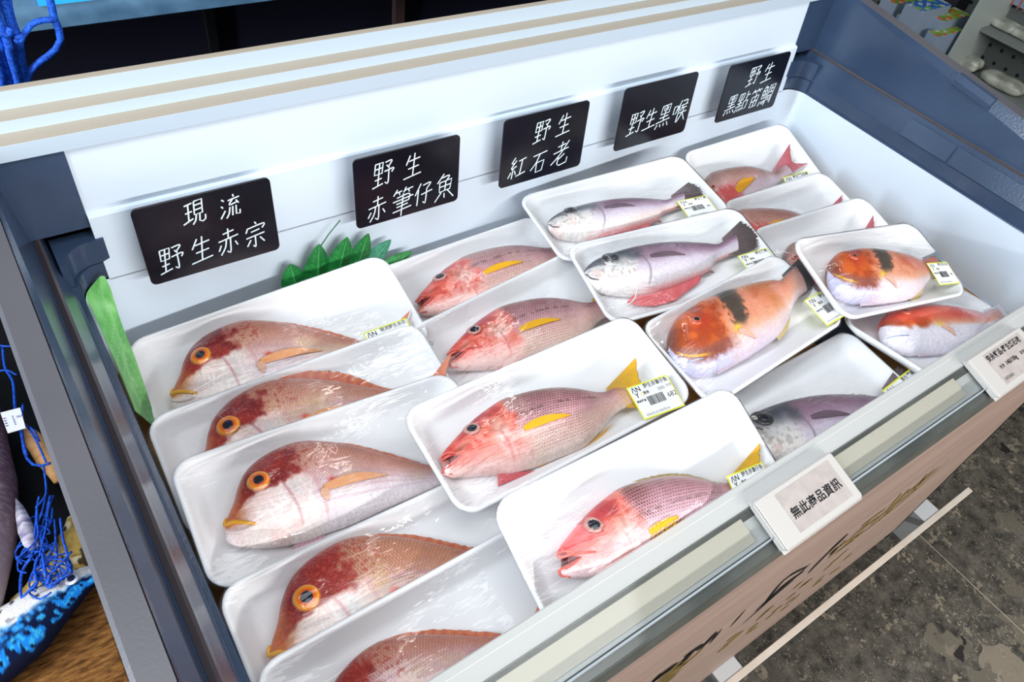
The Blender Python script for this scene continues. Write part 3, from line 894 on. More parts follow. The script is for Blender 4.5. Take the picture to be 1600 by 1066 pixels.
black += [([aw(1325, 834), aw(1318, 840), aw(1295, 862)], 0.010), ([aw(1310, 848), aw(1285, 872), aw(1262, 896)], 0.007),
          ([aw(1306, 858), aw(1298, 864)], 0.012), ([aw(1266, 880), aw(1240, 904), aw(1196, 940), aw(1180, 955)], 0.006),
          ([aw(1262, 884), aw(1225, 906), aw(1190, 948)], 0.005), ([aw(1256, 892), aw(1222, 916), aw(1188, 950)], 0.006),
          ([aw(1240, 906), aw(1206, 934), aw(1160, 975)], 0.005), ([aw(1165, 952), aw(1140, 980)], 0.003),
          ([aw(1118, 988), aw(1104, 1004), aw(1088, 1016)], 0.010), ([aw(1090, 1010), aw(1078, 1022)], 0.022), ([aw(1080, 1018), aw(1066, 1034), aw(1052, 1046)], 0.008),
          ([aw(1044, 1044), aw(1034, 1056)], 0.022), ([aw(1032, 1052), aw(1010, 1076)], 0.008), ([aw(1128, 982), aw(1108, 1006)], 0.003)]
art(gold, 'gold_stroke', M['gold'])
art(black, 'ink_stroke', M['ink'])

# low bumper rail in front of the freezer
bump = empty('bumper_rail', loc=(1.2, 0.066, 0.0))
tag(bump, 'long narrow cream bumper rail low in front of the freezer on two white brackets', 'rail')
box('rail', (-1.3, -0.0065, 0.085), (0.425, 0.0065, 0.100), M['strip'], bump, 0.001)
for x in (-0.41, 0.27):
    box('bracket', (x - 0.03, 0.0055, 0.0), (x + 0.03, 0.075, 0.098), M['metal'], bump, 0.001)
gp = box('floor_clip', (1.44, 0.118, 0.0), (1.475, 0.138, 0.06), material('green_plastic', (10, 92, 66), 0.4), None, 0.004)
tag(gp, 'small dark green clip on the floor under the freezer front beside the bumper bracket', 'clip')

# cardboard and dark packs that line the bottom of the freezer
cb = box('cardboard_sheet', (XL + 0.004, 0.118, FZB + 0.0005), (XR - 0.006, 0.742, FZB + 0.005), M['cardboard'])
tag(cb, 'brown cardboard sheet lying under the fish trays, seen through the gaps between them', 'cardboard')
for i, (x, y, lb) in enumerate(((950, 690, 'dark blue cold pack under the front tray of yellow-finned snapper'), (1310, 512, 'dark blue cold pack under the banded wrasse trays near the right'))):
    p = at_z(x, y, 0.725)
    o = box('cold_pack', (p.x - 0.055, p.y - 0.05, FZB + 0.0055), (p.x + 0.055, p.y + 0.05, FZB + 0.016), M['gelpack'], None, 0.004)
    tag(o, lb, 'cold pack', 'cold packs under the trays')

# ------------------------------------------------------------------ signs with handwriting
G = {}
G['野'] = [[(.05, .95), (.45, .95), (.43, .55), (.07, .55), (.05, .95)], [(.06, .75), (.44, .76)], [(.25, .95), (.25, .1)], [(.08, .34), (.43, .36)], [(.0, .06), (.5, .14)],
          [(.55, .92), (.88, .93), (.72, .72)], [(.64, .8), (.78, .66)], [(.52, .58), (.97, .62), (.9, .48)], [(.76, .6), (.77, .1), (.62, .16)]]
G['生'] = [[(.3, .95), (.12, .6)], [(.24, .72), (.84, .76)], [(.52, .99), (.52, .1)], [(.24, .42), (.8, .45)], [(.04, .06), (.98, .12)]]
G['現'] = [[(.05, .86), (.4, .9)], [(.07, .54), (.38, .57)], [(.22, .87), (.22, .2)], [(.0, .12), (.44, .26)], [(.5, .94), (.86, .95), (.86, .4), (.52, .4), (.5, .94)],
          [(.52, .77), (.85, .78)], [(.52, .58), (.85, .59)], [(.6, .4), (.55, .16), (.4, .02)], [(.74, .4), (.75, .1), (.86, .03), (1.02, .1), (1.0, .28)]]
G['流'] = [[(.08, .9), (.2, .8)], [(.02, .62), (.14, .52)], [(.02, .08), (.22, .38)], [(.62, .99), (.67, .88)], [(.36, .78), (.95, .82)], [(.62, .8), (.46, .58), (.86, .62)],
          [(.78, .71), (.9, .55)], [(.46, .48), (.43, .2), (.3, .03)], [(.63, .48), (.62, .08)], [(.8, .48), (.8, .1), (.98, .08), (1.0, .24)]]
G['赤'] = [[(.25, .83), (.76, .87)], [(.5, .99), (.5, .62)], [(.06, .58), (.94, .64)], [(.4, .6), (.36, .3), (.18, .04)], [(.6, .6), (.6, .06), (.46, .13)], [(.2, .42), (.08, .22)], [(.78, .42), (.92, .24)]]
G['宗'] = [[(.5, 1.0), (.53, .9)], [(.16, .82), (.1, .66)], [(.16, .81), (.9, .84), (.8, .68)], [(.32, .64), (.7, .67)], [(.12, .44), (.9, .48)], [(.52, .46), (.52, .03), (.4, .1)], [(.32, .34), (.14, .12)], [(.7, .35), (.92, .12)]]
G['筆'] = [[(.2, .99), (.06, .8)], [(.14, .88), (.42, .9)], [(.3, .87), (.34, .78)], [(.6, .99), (.5, .82)], [(.56, .88), (.92, .91)], [(.72, .87), (.78, .78)], [(.22, .69), (.8, .71), (.79, .5)],
          [(.04, .57), (.99, .61)], [(.22, .46), (.8, .49)], [(.24, .34), (.78, .37)], [(.08, .19), (.94, .23)], [(.5, .78), (.5, -.02)]]
G['仔'] = [[(.3, .95), (.04, .5)], [(.2, .7), (.2, .04)], [(.45, .84), (.86, .87), (.66, .64)], [(.66, .64), (.68, .06), (.52, .13)], [(.38, .46), (1.0, .52)]]
G['魚'] = [[(.36, 1.0), (.08, .7)], [(.3, .86), (.66, .88), (.55, .72)], [(.2, .7), (.8, .72), (.78, .34), (.23, .33), (.2, .7)], [(.5, .7), (.5, .35)], [(.22, .52), (.78, .53)], [(.36, .3), (.06, .0)], [(.5, .24), (.53, .06)], [(.66, .32), (1.0, -.02)]]
G['紅'] = [[(.25, .99), (.1, .78), (.31, .76)], [(.38, .85), (.1, .54), (.43, .6)], [(.25, .56), (.25, .1)], [(.12, .4), (.02, .18)], [(.36, .42), (.45, .24)], [(.55, .78), (.94, .83)], [(.74, .8), (.72, .2)], [(.48, .15), (1.02, .22)]]
G['石'] = [[(.08, .86), (.94, .91)], [(.5, .88), (.3, .5), (.02, .22)], [(.38, .5), (.86, .53), (.83, .06), (.4, .05), (.38, .5)]]
G['老'] = [[(.25, .83), (.7, .87)], [(.48, 1.0), (.48, .64)], [(.06, .6), (.94, .67)], [(.86, .96), (.5, .5), (.04, .16)], [(.76, .46), (.46, .3)], [(.42, .45), (.42, .12), (.55, .03), (.96, .07), (.97, .28)]]
G['黑'] = [[(.2, .95), (.8, .96), (.8, .6), (.2, .6), (.2, .95)], [(.36, .88), (.42, .72)], [(.64, .88), (.58, .72)], [(.5, .95), (.5, .28)], [(.22, .44), (.78, .47)], [(.04, .26), (.96, .31)],
          [(.15, .18), (.05, .0)], [(.38, .17), (.42, .03)], [(.6, .17), (.66, .03)], [(.82, .18), (.96, .0)]]
G['喉'] = [[(.02, .76), (.26, .77), (.25, .45), (.04, .45), (.02, .76)], [(.45, .96), (.3, .55)], [(.4, .72), (.4, .04)], [(.54, .9), (.84, .91), (.84, .73)], [(.5, .72), (.92, .74)], [(.62, .68), (.5, .5)],
          [(.56, .6), (.92, .61)], [(.48, .4), (.99, .42)], [(.73, .6), (.7, .38), (.46, .03)], [(.72, .38), (1.0, .03)]]
G['點'] = [[(.05, .92), (.45, .93), (.45, .6), (.05, .6), (.05, .92)], [(.25, .92), (.25, .28)], [(.05, .44), (.45, .46)], [(.0, .27), (.5, .31)], [(.08, .18), (.0, .02)], [(.22, .17), (.24, .04)], [(.36, .17), (.39, .04)], [(.48, .18), (.55, .04)],
          [(.74, .97), (.74, .5)], [(.74, .75), (.98, .77)], [(.6, .48), (.94, .49), (.92, .08), (.62, .08), (.6, .48)]]
G['笛'] = [[(.2, .99), (.06, .8)], [(.14, .88), (.42, .9)], [(.3, .87), (.34, .78)], [(.6, .99), (.5, .82)], [(.56, .88), (.92, .91)], [(.72, .87), (.78, .78)], [(.2, .58), (.8, .61), (.78, .04), (.22, .03), (.2, .58)], [(.5, .74), (.5, .05)], [(.22, .32), (.78, .34)]]
G['鯛'] = [[(.2, .98), (.04, .74)], [(.16, .88), (.38, .89), (.3, .74)], [(.08, .72), (.44, .73), (.43, .38), (.1, .37), (.08, .72)], [(.26, .72), (.26, .38)], [(.1, .54), (.43, .55)], [(.08, .26), (.0, .06)], [(.2, .26), (.22, .1)], [(.32, .26), (.36, .1)], [(.44, .27), (.5, .1)],
          [(.58, .93), (.57, .3), (.48, .0)], [(.58, .92), (1.0, .94), (.98, .04), (.9, .1)], [(.66, .76), (.9, .77)], [(.78, .86), (.78, .58)], [(.65, .58), (.91, .59)], [(.68, .42), (.88, .43), (.87, .2), (.69, .2), (.68, .42)]]

SIGN_OFF = 0.030
TILT = math.atan(0.0845)


def rounded_rect(w, h, r, n=5):
    pts = []
    for cx, cy, a0 in ((w / 2 - r, h / 2 - r, 0), (-w / 2 + r, h / 2 - r, 90), (-w / 2 + r, -h / 2 + r, 180), (w / 2 - r, -h / 2 + r, 270)):
        for k in range(n + 1):
            a = math.radians(a0 + 90 * k / n)
            pts.append((cx + r * math.cos(a), cy + r * math.sin(a)))
    return pts


def plate(name, w, h, r, t, mat, parent=None, bev=0.0004):
    """rounded plate in its own xy plane, front face at z=0"""
    bm = bmesh.new()
    P = rounded_rect(w, h, r)
    Q = rounded_rect(w - 2 * bev, h - 2 * bev, max(r - bev, 1e-4))
    a = [bm.verts.new((x, y, 0)) for x, y in Q]
    b = [bm.verts.new((x, y, -bev)) for x, y in P]
    c = [bm.verts.new((x, y, -t)) for x, y in P]
    n = len(P)
    for u, v in ((a, b), (b, c)):
        for i in range(n):
            j = (i + 1) % n
            bm.faces.new((u[i], v[i], v[j], u[j]))
    bm.faces.new(a)
    bm.faces.new(list(reversed(c)))
    return from_bm(name, bm, mat, parent)


SIGNS = [
    (0.0880, 0.2452, 0.8455, 0.9500, [('現', .335, .785, .22), ('流', .60, .745, .21), ('野', .09, .27, .25), ('生', .315, .29, .25), ('赤', .52, .30, .25), ('宗', .73, .29, .25)],
     'leftmost black card sign on the back wall, two lines of white handwriting'),
    (0.3523, 0.5120, 0.8405, 0.9445, [('野', .17, .70, .26), ('生', .45, .71, .25), ('赤', .10, .22, .26), ('筆', .33, .22, .29), ('仔', .55, .26, .25), ('魚', .76, .27, .28)],
     'second black card sign from the left, standing just above the fake leaf'),
    (0.5842, 0.7405, 0.8385, 0.9484, [('野', .36, .70, .25), ('生', .62, .72, .25), ('紅', .10, .24, .27), ('石', .36, .24, .25), ('老', .61, .27, .29)],
     'third and middle black card sign, five white characters, behind the first grey croaker tray'),
    (0.8100, 0.9718, 0.8450, 0.9521, [('野', .14, .38, .27), ('生', .345, .39, .25), ('黑', .53, .38, .27), ('喉', .75, .39, .28)],
     'fourth black card sign, the only one with a single line of handwriting'),
    (1.0490, 1.2085, 0.8430, 0.9480, [('野', .36, .70, .25), ('生', .60, .70, .25), ('黑', .11, .27, .24), ('點', .30, .27, .25), ('笛', .51, .27, .24), ('鯛', .70, .27, .27)],
     'rightmost black card sign, beside the slate corner post, two lines of handwriting'),
]
for xa, xb, za, zb, chars, lb in SIGNS:
    zc = (za + zb) / 2
    w = xb - xa
    h = (zb - za) / math.cos(TILT)
    c = Vector(((xa + xb) / 2, back_y(zc) - SIGN_OFF, zc))
    # local x = world X, local y = up the wall, local z = out of the wall
    rot = Matrix(((1, 0, 0), (0, math.sin(TILT), -math.cos(TILT)), (0, math.cos(TILT), math.sin(TILT)))).to_4x4()
    s = empty('price_sign', Matrix.Translation(c) @ rot)
    tag(s, lb, 'sign', 'handwritten black signs on the back wall')
    plate('card', w, h, 0.007, 0.0022, M['sign'], s)
    box('wall_clip', (-0.018, -0.030, -SIGN_OFF + 0.0004), (0.018, 0.012, -0.0023), M['cap'], s, 0.002)
    bm = bmesh.new()
    for ch, fx, fy, sz in chars:
        S = sz * w * 0.72
        for st in G[ch]:
            pts = [(-w / 2 + fx * w + (p[0] + 0.16 * p[1] - .08) * S + random.uniform(-.02, .02) * S, -h / 2 + fy * h + (p[1] - .5) * S * 1.28 + .10 * p[0] * S, 0.0003) for p in st]
            P = smooth_line(pts, 4 * len(pts)) if len(pts) == 3 else np.array(pts)
            bm_tube(bm, [tuple(p) for p in P], 0.0009 if len(chars) < 6 or True else 0.0008, 6, 0.35, up=(0, 0, 1))
    from_bm('handwriting', bm, M['chalk'], s)

# ------------------------------------------------------------------ electronic price tags
TAGROT = Matrix(((1, 0, 0), (0, 1, 0), (0, 0, 1))).to_4x4() @ Matrix.Rotation(math.atan(KR), 4, 'X')


def price_tag(xc, w, yt, yb, label):
    yc = (yt + yb) / 2
    h = (yt - yb) / math.cos(math.atan(KR))
    c = Vector((xc, yc, rail_z(yc, 0.0085)))
    t = empty('price_tag', Matrix.Translation(c) @ TAGROT)
    tag(t, label, 'price tag', 'electronic price tags on the front rail')
    plate('housing', w, h, 0.004, 0.0062, M['tag_white'], t, 0.0012)
    sw, sh = w * 0.70, h * 0.775
    sc = plate('screen', sw, sh, 0.0005, 0.0006, M['epaper'], t, 0.0001)
    sc.location = (w * 0.055, h * 0.01, 0.0004)
    # clear sleeve the tag is clipped into
    bm = bmesh.new()
    bm_box(bm, (-w / 2 - .002, -h / 2 - .002, -0.0078), (w / 2 + .002, h / 2 + .0016, -0.0064), 0.0003)
    bm_box(bm, (-w / 2 - .003, -h / 2 + .003, -0.0078), (-w / 2 - .0012, h / 2 - .003, -0.0004), 0.0003)
    from_bm('sleeve', bm, M['tag_white'], t)
    return t, sc, sw, sh


t, sc, sw, sh = price_tag(0.5755, 0.128, 0.1455, 0.0900, 'left electronic price tag on the front rail, six large characters on its grey screen')
me = text_mesh('characters', '無此商品資訊', 0.0132, M['ink'], sc, Matrix.Translation((0, -0.004, 0.0003)), 'CENTER', 0.0002, 1.02)
join_meshes('characters', [me], M['ink'], sc)
t, sc, sw, sh = price_tag(0.995, 0.132, 0.1470, 0.0905, 'right electronic price tag on the front rail, several lines of print and a barcode')
lines = [text_mesh('a', '安永鮮品-野生紅石老', 0.0098, M['ink'], sc, Matrix.Translation((-sw / 2 + .002, sh / 2 - .0075, .0003)), 'LEFT', 0.0002, 0.92),
         text_mesh('b', '售價', 0.0055, M['ink'], sc, Matrix.Translation((-sw / 2 + .012, -.0015, .0003)), 'LEFT'),
         text_mesh('c', '140/100g', 0.0085, M['ink'], sc, Matrix.Translation((-sw / 2 + .027, -.0012, .0003)), 'LEFT', 0.0002, 0.9),
         text_mesh('d', '實重計價', 0.0055, M['ink'], sc, Matrix.Translation((sw / 2 - .027, -.0010, .0003)), 'LEFT'),
         text_mesh('e', '1075A01', 0.0062, M['ink'], sc, Matrix.Translation((-sw / 2 + .004, -sh / 2 + .006, .0003)), 'LEFT')]
join_meshes('characters', lines, M['ink'], sc)
bm = bmesh.new()
x = sw / 2 - 0.028
rng = random.Random(11)
while x < sw / 2 - 0.003:
    w_ = rng.choice((.0004, .0006, .001))
    bm_box(bm, (x, -sh / 2 + .006, .0002), (x + w_, -sh / 2 + .015, .0004))
    x += w_ + rng.choice((.0004, .0007))
from_bm('barcode', bm, M['ink'], sc)

# ------------------------------------------------------------------ trays and fish
TRAY_H = 0.022


def tray_matrix(q):
    x, y, z, yaw, pit, rol = q[:6]
    R = Matrix.Rotation(yaw, 3, 'Z') @ Matrix.Rotation(pit, 3, 'X') @ Matrix.Rotation(rol, 3, 'Y')
    return Matrix.Translation((x, y, z)) @ R.to_4x4()


# stacking order, lowest first
ORDER = ['D1', 'D2', 'D3', 'B1', 'B2', 'C1', 'C2', 'A1', 'A2', 'A3', 'A4', 'A5', 'C4', 'C3', 'D5', 'D4', 'B3', 'B4']
TM = {k: tray_matrix(TRAYS[k]) for k in ORDER}
TMI = {k: np.array(TM[k].inverted()) for k in ORDER}
TMN = {k: np.array(TM[k]) for k in ORDER}


def cap_under(key, W, clear):
    """keep world points W (n,3) of tray `key` below the trays lying on it and below the front lip"""
    W = W.copy()
    for up in ORDER[ORDER.index(key) + 1:]:
        q = TRAYS[up]
        L = W @ TMI[up][:3, :3].T + TMI[up][:3, 3]
        inside = (np.abs(L[:, 0]) < q[6] / 2 + 0.001) & (np.abs(L[:, 1]) < q[7] / 2 + 0.001)
        edge = np.maximum(np.abs(L[:, 0]) - q[6] / 2 + 0.022, np.abs(L[:, 1]) - q[7] / 2 + 0.022)
        lim = -TRAY_H - clear + np.clip(edge, 0, 0.022) * 0.75     # tray walls slope
        over = inside & (L[:, 2] > lim)
        W[over, 2] -= (L[over, 2] - lim[over]) / TMN[up][2, 2]
    lip = (W[:, 1] < 0.174)
    W[lip, 2] = np.minimum(W[lip, 2], 0.8445 - clear)
    wall = W[:, 1] < 0.172
    return W


def ring_pts(w, d, r, inset, z, n=6):
    return [(x, y, z) for x, y in rounded_rect(w - 2 * inset, d - 2 * inset, max(r - inset * 0.55, 0.004), n)]


def tray_mesh(key, parent):
    q = TRAYS[key]
    w, d = q[6], q[7]
    r = 0.024
    H = TRAY_H
    secs = [(0.0205, -H), (0.0185, -H + 0.0006), (0.0015, -0.006), (0.0, -0.0030), (0.0002, -0.0012), (0.0014, 0.0), (0.0034, 0.0), (0.0050, -0.0008),
            (0.0068, -0.0032), (0.0190, -H + 0.0062), (0.0225, -H + 0.0040), (0.0270, -H + 0.0032)]
    bm = bmesh.new()
    rings = [[bm.verts.new(p) for p in ring_pts(w, d, r, i, z)] for i, z in secs]
    n = len(rings[0])
    for a, b in zip(rings[:-1], rings[1:]):
        for i in range(n):
            j = (i + 1) % n
            bm.faces.new((a[i], a[j], b[j], b[i]))
    bm.faces.new(list(reversed(rings[0])))
    bm.faces.new(rings[-1])
    return from_bm('tray_shell', bm, M['foam'], parent, smooth=True)


FLOOR = -TRAY_H + 0.0034


def pigment(sp, s, t, x, y, key, seed):
    """sRGB pigment of the skin; s = snout to tail, t = back to belly"""
    N = Noise(seed)
    n1 = N(x * 90 + 5, y * 90 + 9)
    n2 = N(x * 260 + 31, y * 260 + 17)
    n3 = N(x * 700 + 11, y * 700 + 47)
    n4 = N(x * 40 + 70, y * 40 + 3)

    def mix(c, d, f):
        return c + (np.array(d, float) - c) * (np.ones(len(c)) * f)[:, None]

    def grad(stops):
        ks = [k for k, _ in stops]
        return np.stack([np.interp(t + (n1 - .5) * .08, ks, [c[i] for _, c in stops]) for i in range(3)], 1)

    # scale lattice
    rows = 30
    v = t * rows
    u = x * 330
    k = np.floor(v)
    lat = np.cos(2 * math.pi * (u + 0.5 * (k % 2))) * np.sin(math.pi * (v - k))
    if sp == 'porgy':
        warm = {'A1': .35, 'A2': .45, 'A3': .15, 'A4': .8, 'A5': .3}[key]
        c = grad([(0, (160, 88, 74)), (.2, (182, 122, 106)), (.40, (202, 160, 154)), (.58, (218, 198, 204)), (.8, (230, 220, 226)), (1, (236, 224, 226))])
        c = mix(c, (176, 118, 82), warm * ss(.85, .2, t) * (.55 + .5 * n2))
        if key == 'A5':
            c = mix(c, (196, 158, 184), .75 * ss(.1, .4, t) * (.5 + .6 * n2))
        c = mix(c, (136, 70, 62), .55 * np.clip(lat, 0, 1) * ss(.9, .25, t) * ss(.26, .34, s))
        c = mix(c, (176, 128, 150), .30 * ss(.2, .9, np.sin(t * 60)) * ss(.3, .45, t) * ss(.9, .7, t) * ss(.34, .42, s))
        c = mix(c, (240, 222, 214), .34 * np.clip(-lat, 0, 1) * ss(.26, .34, s))
        c = mix(c, (214, 196, 140), .30 * ss(.45, .8, n4) * ss(.2, .4, t) * ss(.8, .5, t) * ss(.3, .4, s))
        # silvery cheek and gill cover
        c = mix(c, (238, 222, 216), .8 * ss(.44, .36, s) * ss(.36, .46, t))
        c = mix(c, (250, 246, 244), .6 * ss(.55, .8, N(x * 520 + 3, y * 150 + 3)) * ss(.44, .36, s) * ss(.14, .22, s) * ss(.36, .46, t) * ss(.9, .7, t))
        c = mix(c, (220, 160, 156), .30 * ss(.5, .9, n1) * ss(.44, .36, s) * ss(.34, .44, t))
        c = mix(c, (198, 198, 202), .5 * np.exp(-(((s - .35) / .04) ** 2 + ((t - .55) / .1) ** 2)))
        gl = np.abs(s - (.285 + .05 * np.sin((t - .3) * 3.2)))
        c = mix(c, (178, 110, 118), .55 * ss(.009, .002, gl) * ss(.32, .42, t) * ss(.95, .8, t))
        gl = np.abs(s - (.405 + .03 * np.sin((t - .3) * 3.2)))
        c = mix(c, (206, 150, 150), .5 * ss(.012, .002, gl) * ss(.35, .45, t) * ss(.98, .8, t))
        # dark red nape
        cap = ss(.39, .34, s + .06 * (n1 - .5) + .04 * (n2 - .5)) * ss(.45, .37, t + .06 * (n1 - .5) + .05 * (n2 - .5)) * ss(.03, .10, s)
        c = mix(c, (140, 32, 26), np.clip(cap, 0, 1) * .96)
        c = mix(c, (104, 14, 18), cap * ss(.45, .75, n4) * .8)
        c = mix(c, (190, 84, 66), cap * ss(.60, .85, n3) * .5)
        sp2 = ss(.60, .78, N(x * 420 + 7, y * 420 + 61)) * ss(.52, .44, s) * ss(.34, .42, s) * ss(.5, .3, t)
        c = mix(c, (150, 44, 34), .6 * sp2)
        # copper snout
        sn = ss(.20, .08, s + .05 * (n1 - .5)) * ss(.72, .5, t)
        c = mix(c, (198, 104, 50), .9 * sn)
        c = mix(c, (238, 222, 222), ss(.16, .02, s) * ss(.72, .85, t))
        c = mix(c, (206, 66, 50), .9 * np.exp(-(((s - .485) / .014) ** 2 + ((t - .56) / .03) ** 2)))
    elif sp == 'snapper':
        pink = 1.0 if key == 'B4' else 0.0
        c = grad([(0, (142, 104, 84)), (.12, (158, 106, 108)), (.3, (190, 140, 146)), (.5, (214, 168, 172)), (.72, (230, 194, 184)), (1, (240, 218, 208))])
        if pink:
            c = mix(c, (228, 190, 206), .5 * ss(.15, .5, t))
        c = mix(c, (228, 196, 176), .35 * (1 - pink) * ss(.4, .7, n4))
        rws = 26
        vv = (t + .16 * (s - .5) * ss(.5, .1, t)) * rws
        kk = np.floor(vv)
        dots = np.cos(2 * math.pi * (x * 300 + .5 * (kk % 2)))
        dm = ss(-.45, .25, dots) * ss(.36, .12, np.abs(vv - kk - .5))
        c = mix(c, (74, 28, 34), 1.0 * dm * ss(.80, .30, t) * ss(.27, .36, s) * ss(1.0, .8, s + .2 * t))
        c = mix(c, (176, 104, 102), .6 * dm * ss(.35, .7, t) * ss(.95, .85, t) * ss(.3, .4, s))
        ll = np.abs(t - (.36 - .1 * (s - .5)))
        c = mix(c, (84, 62, 52), .62 * ss(.03, .008, ll) * ss(.2, .75, n2) * ss(.26, .4, s) * ss(.95, .8, s))
        head = ss(.41, .34, s + .05 * (n1 - .5))
        hc = np.zeros_like(c) + np.array([222, 104, 86])
        hc = mix(hc, (230, 140, 128), ss(.3, .7, n1))
        hc = mix(hc, (206, 66, 56), ss(.50, .8, n2) * .7)
        hc = mix(hc, (242, 206, 200), ss(.6, .95, t) * .9)
        hc = mix(hc, (240, 218, 216), .8 * np.exp(-(((s - .30) / .045) ** 2 + ((t - .5) / .16) ** 2)))
        hc = mix(hc, (190, 52, 46), ss(.15, .02, s) * ss(.8, .5, t) * .75)
        gl = np.abs(s - (.36 + .045 * np.sin((t - .25) * 3.6)))
        hc = mix(hc, (176, 60, 56), .55 * ss(.010, .002, gl) * ss(.3, .42, t) * ss(.98, .85, t))
        gl = np.abs(s - (.28 + .03 * np.sin((t - .3) * 3.4)))
        hc = mix(hc, (188, 74, 66), .45 * ss(.009, .002, gl) * ss(.42, .5, t) * ss(.95, .8, t))
        c = mix(c, hc, head)
        c = mix(c, (162, 48, 56), .85 * ss(.36, .26, s + .08 * (n1 - .5)) * ss(.26, .12, t + .1 * (n1 - .5)) * ss(.08, .16, s))
        c = mix(c, (130, 84, 56), .5 * ss(.2, .08, np.abs(t - .36)) * ss(.2, .27, s) * ss(.38, .3, s) * n2)
        c = mix(c, (122, 70, 50), .55 * np.exp(-(((s - .10) / .05) ** 2 + ((t - .40) / .05) ** 2)))
        c = mix(c, (214, 168, 96), .6 * ss(.9, 1.0, s))
        if pink:
            c = mix(c, (246, 222, 228), .60 * ss(.36, .6, t))
            c = mix(c, (232, 196, 210), .35 * ss(.40, .5, s))
            c = mix(c, (226, 84, 92), .6 * ss(.3, .15, s) * ss(.55, .3, t))
    elif sp == 'croaker':
        c = grad([(0, (74, 54, 70)), (.2, (120, 88, 108)), (.42, (172, 144, 164)), (.58, (212, 200, 216)), (.85, (228, 220, 226)), (1, (226, 204, 202))])
        c = mix(c, (84, 50, 70), .60 * np.clip(lat, 0, 1) * ss(.85, .3, t) * ss(.3, .38, s))
        c = mix(c, (244, 240, 246), .25 * np.clip(-lat, 0, 1) * ss(.3, .38, s))
        if key == 'C1':
            c = mix(c, (226, 204, 196), .6 * ss(.6, .85, t) * ss(.45, .6, s))
        head = ss(.36, .28, s + .04 * (n1 - .5))
        hc = np.stack([np.interp(t + .1 * (n1 - .5), [0, .2, .34, .46, .7, 1], [a, b, cc, d, e, f]) for a, b, cc, d, e, f in ((48, 62, 120, 206, 236, 240), (50, 66, 122, 204, 230, 232), (62, 76, 128, 204, 224, 228))], 1)
        hc = mix(hc, (150, 140, 140), .5 * ss(.5, .8, n2) * ss(.3, .5, t) * ss(.9, .7, t))
        hc = mix(hc, (226, 186, 180), .5 * ss(.6, .85, n1) * ss(.45, .6, t))
        c = mix(c, hc, head)
        c = mix(c, (74, 76, 82), .75 * np.exp(-(((s - .33) / .035) ** 2 + ((t - .3) / .13) ** 2)) * (.5 + n2))
        gl = np.abs(s - (.335 + .05 * np.sin((t - .25) * 3.6)))
        c = mix(c, (110, 100, 104), .5 * ss(.010, .002, gl) * ss(.28, .4, t) * ss(.98, .85, t))
        c = mix(c, (84, 70, 80), .5 * ss(.10, .0, s) * ss(.42, .3, t))
        c = mix(c, (226, 110, 112), .5 * ss(.93, 1.0, t) * ss(.3, .4, s))
    elif sp == 'wrasse':
        red = key == 'D5'
        c = grad([(0, (128, 84, 62)), (.14, (204, 118, 82)), (.42, (232, 146, 112)), (.66, (234, 172, 140)), (.82, (230, 208, 208)), (1, (210, 198, 220))])
        c = mix(c, (186, 76, 30), .62 * np.clip(lat, 0, 1) * ss(.95, .5, t) * ss(.34, .42, s))
        c = mix(c, (248, 214, 196), .40 * np.clip(-lat, 0, 1) * ss(.34, .42, s))
        c = mix(c, (206, 130, 60), .45 * ss(.5, .8, n4) * ss(.45, .6, s) * ss(.8, .5, t))
        c = mix(c, (178, 76, 48), .55 * ss(.55, .75, n1) * np.exp(-(((s - .60) / .09) ** 2 + ((t - .38) / .28) ** 2)))
        head = ss(.43, .36, s + .04 * np.sin(t * 3.1) + .03 * (n1 - .5))
        hc = np.zeros_like(c) + np.array([168, 70, 30])
        hc = mix(hc, (204, 96, 38), ss(.3, .7, n1))
        hc = mix(hc, (196, 62, 34), .6 * np.exp(-(((s - .25) / .07) ** 2 + ((t - .33) / .16) ** 2)))
        hc = mix(hc, (98, 50, 38), ss(.17, .03, s) * .85)
        hc = mix(hc, (132, 78, 72), ss(.64, .78, t + .06 * (n1 - .5)) * .85)
        hc = mix(hc, (200, 196, 222), ss(.83, .93, t + .05 * (n2 - .5)))
        hc = mix(hc, (224, 172, 40), .85 * ss(.028, .008, np.abs(t - .815)) * ss(.04, .09, s) * ss(.26, .18, s))
        hc = mix(hc, (224, 176, 160), .5 * ss(.28, .4, s) * ss(.35, .6, n2))
        c = mix(c, hc, head)
        if not red:
            bd = np.abs(s - (.455 - .05 * (t - .3)))
            band = ss(.068, .045, bd + .035 * (n2 - .5) + .012 * lat + .015 * ss(.25, .6, t)) * ss(.68, .56, t + .06 * (n1 - .5))
            c = mix(c, (56, 52, 46), .92 * band)
            c = mix(c, (150, 136, 120), .55 * band * ss(.3, .9, lat))
        else:
            c = mix(c, (220, 70, 40), .85 * ss(.68, .40, t) * (.6 + .5 * n1) * ss(1.0, .75, s))
            c = mix(c, (236, 230, 240), ss(.60, .74, t + .1 * (n1 - .5)))
            c = mix(c, (214, 60, 40), .6 * ss(.30, .15, s) * ss(.5, .3, t))
        c = mix(c, (244, 186, 160), .45 * np.exp(-(((s - .545) / .045) ** 2)) * ss(.7, .4, t)) if not red else c
        c = mix(c, (232, 196, 60), .85 * np.exp(-(((s - .405) / .022) ** 2 + ((t - .66) / .05) ** 2)))
        c = mix(c, (150, 122, 118), .75 * ss(.84, .98, s))
        if key == 'D4':
            c = mix(c, (222, 112, 80), .5 * ss(.5, .7, s) * ss(.7, .4, t) * ss(.35, .7, n1))
            c = mix(c, (238, 222, 228), .8 * ss(.68, .84, t) * ss(.34, .45, s))
    else:
        c = grad([(0, (128, 100, 94)), (.3, (176, 138, 130)), (.55, (208, 176, 176)), (.8, (222, 204, 212)), (1, (226, 214, 220))])
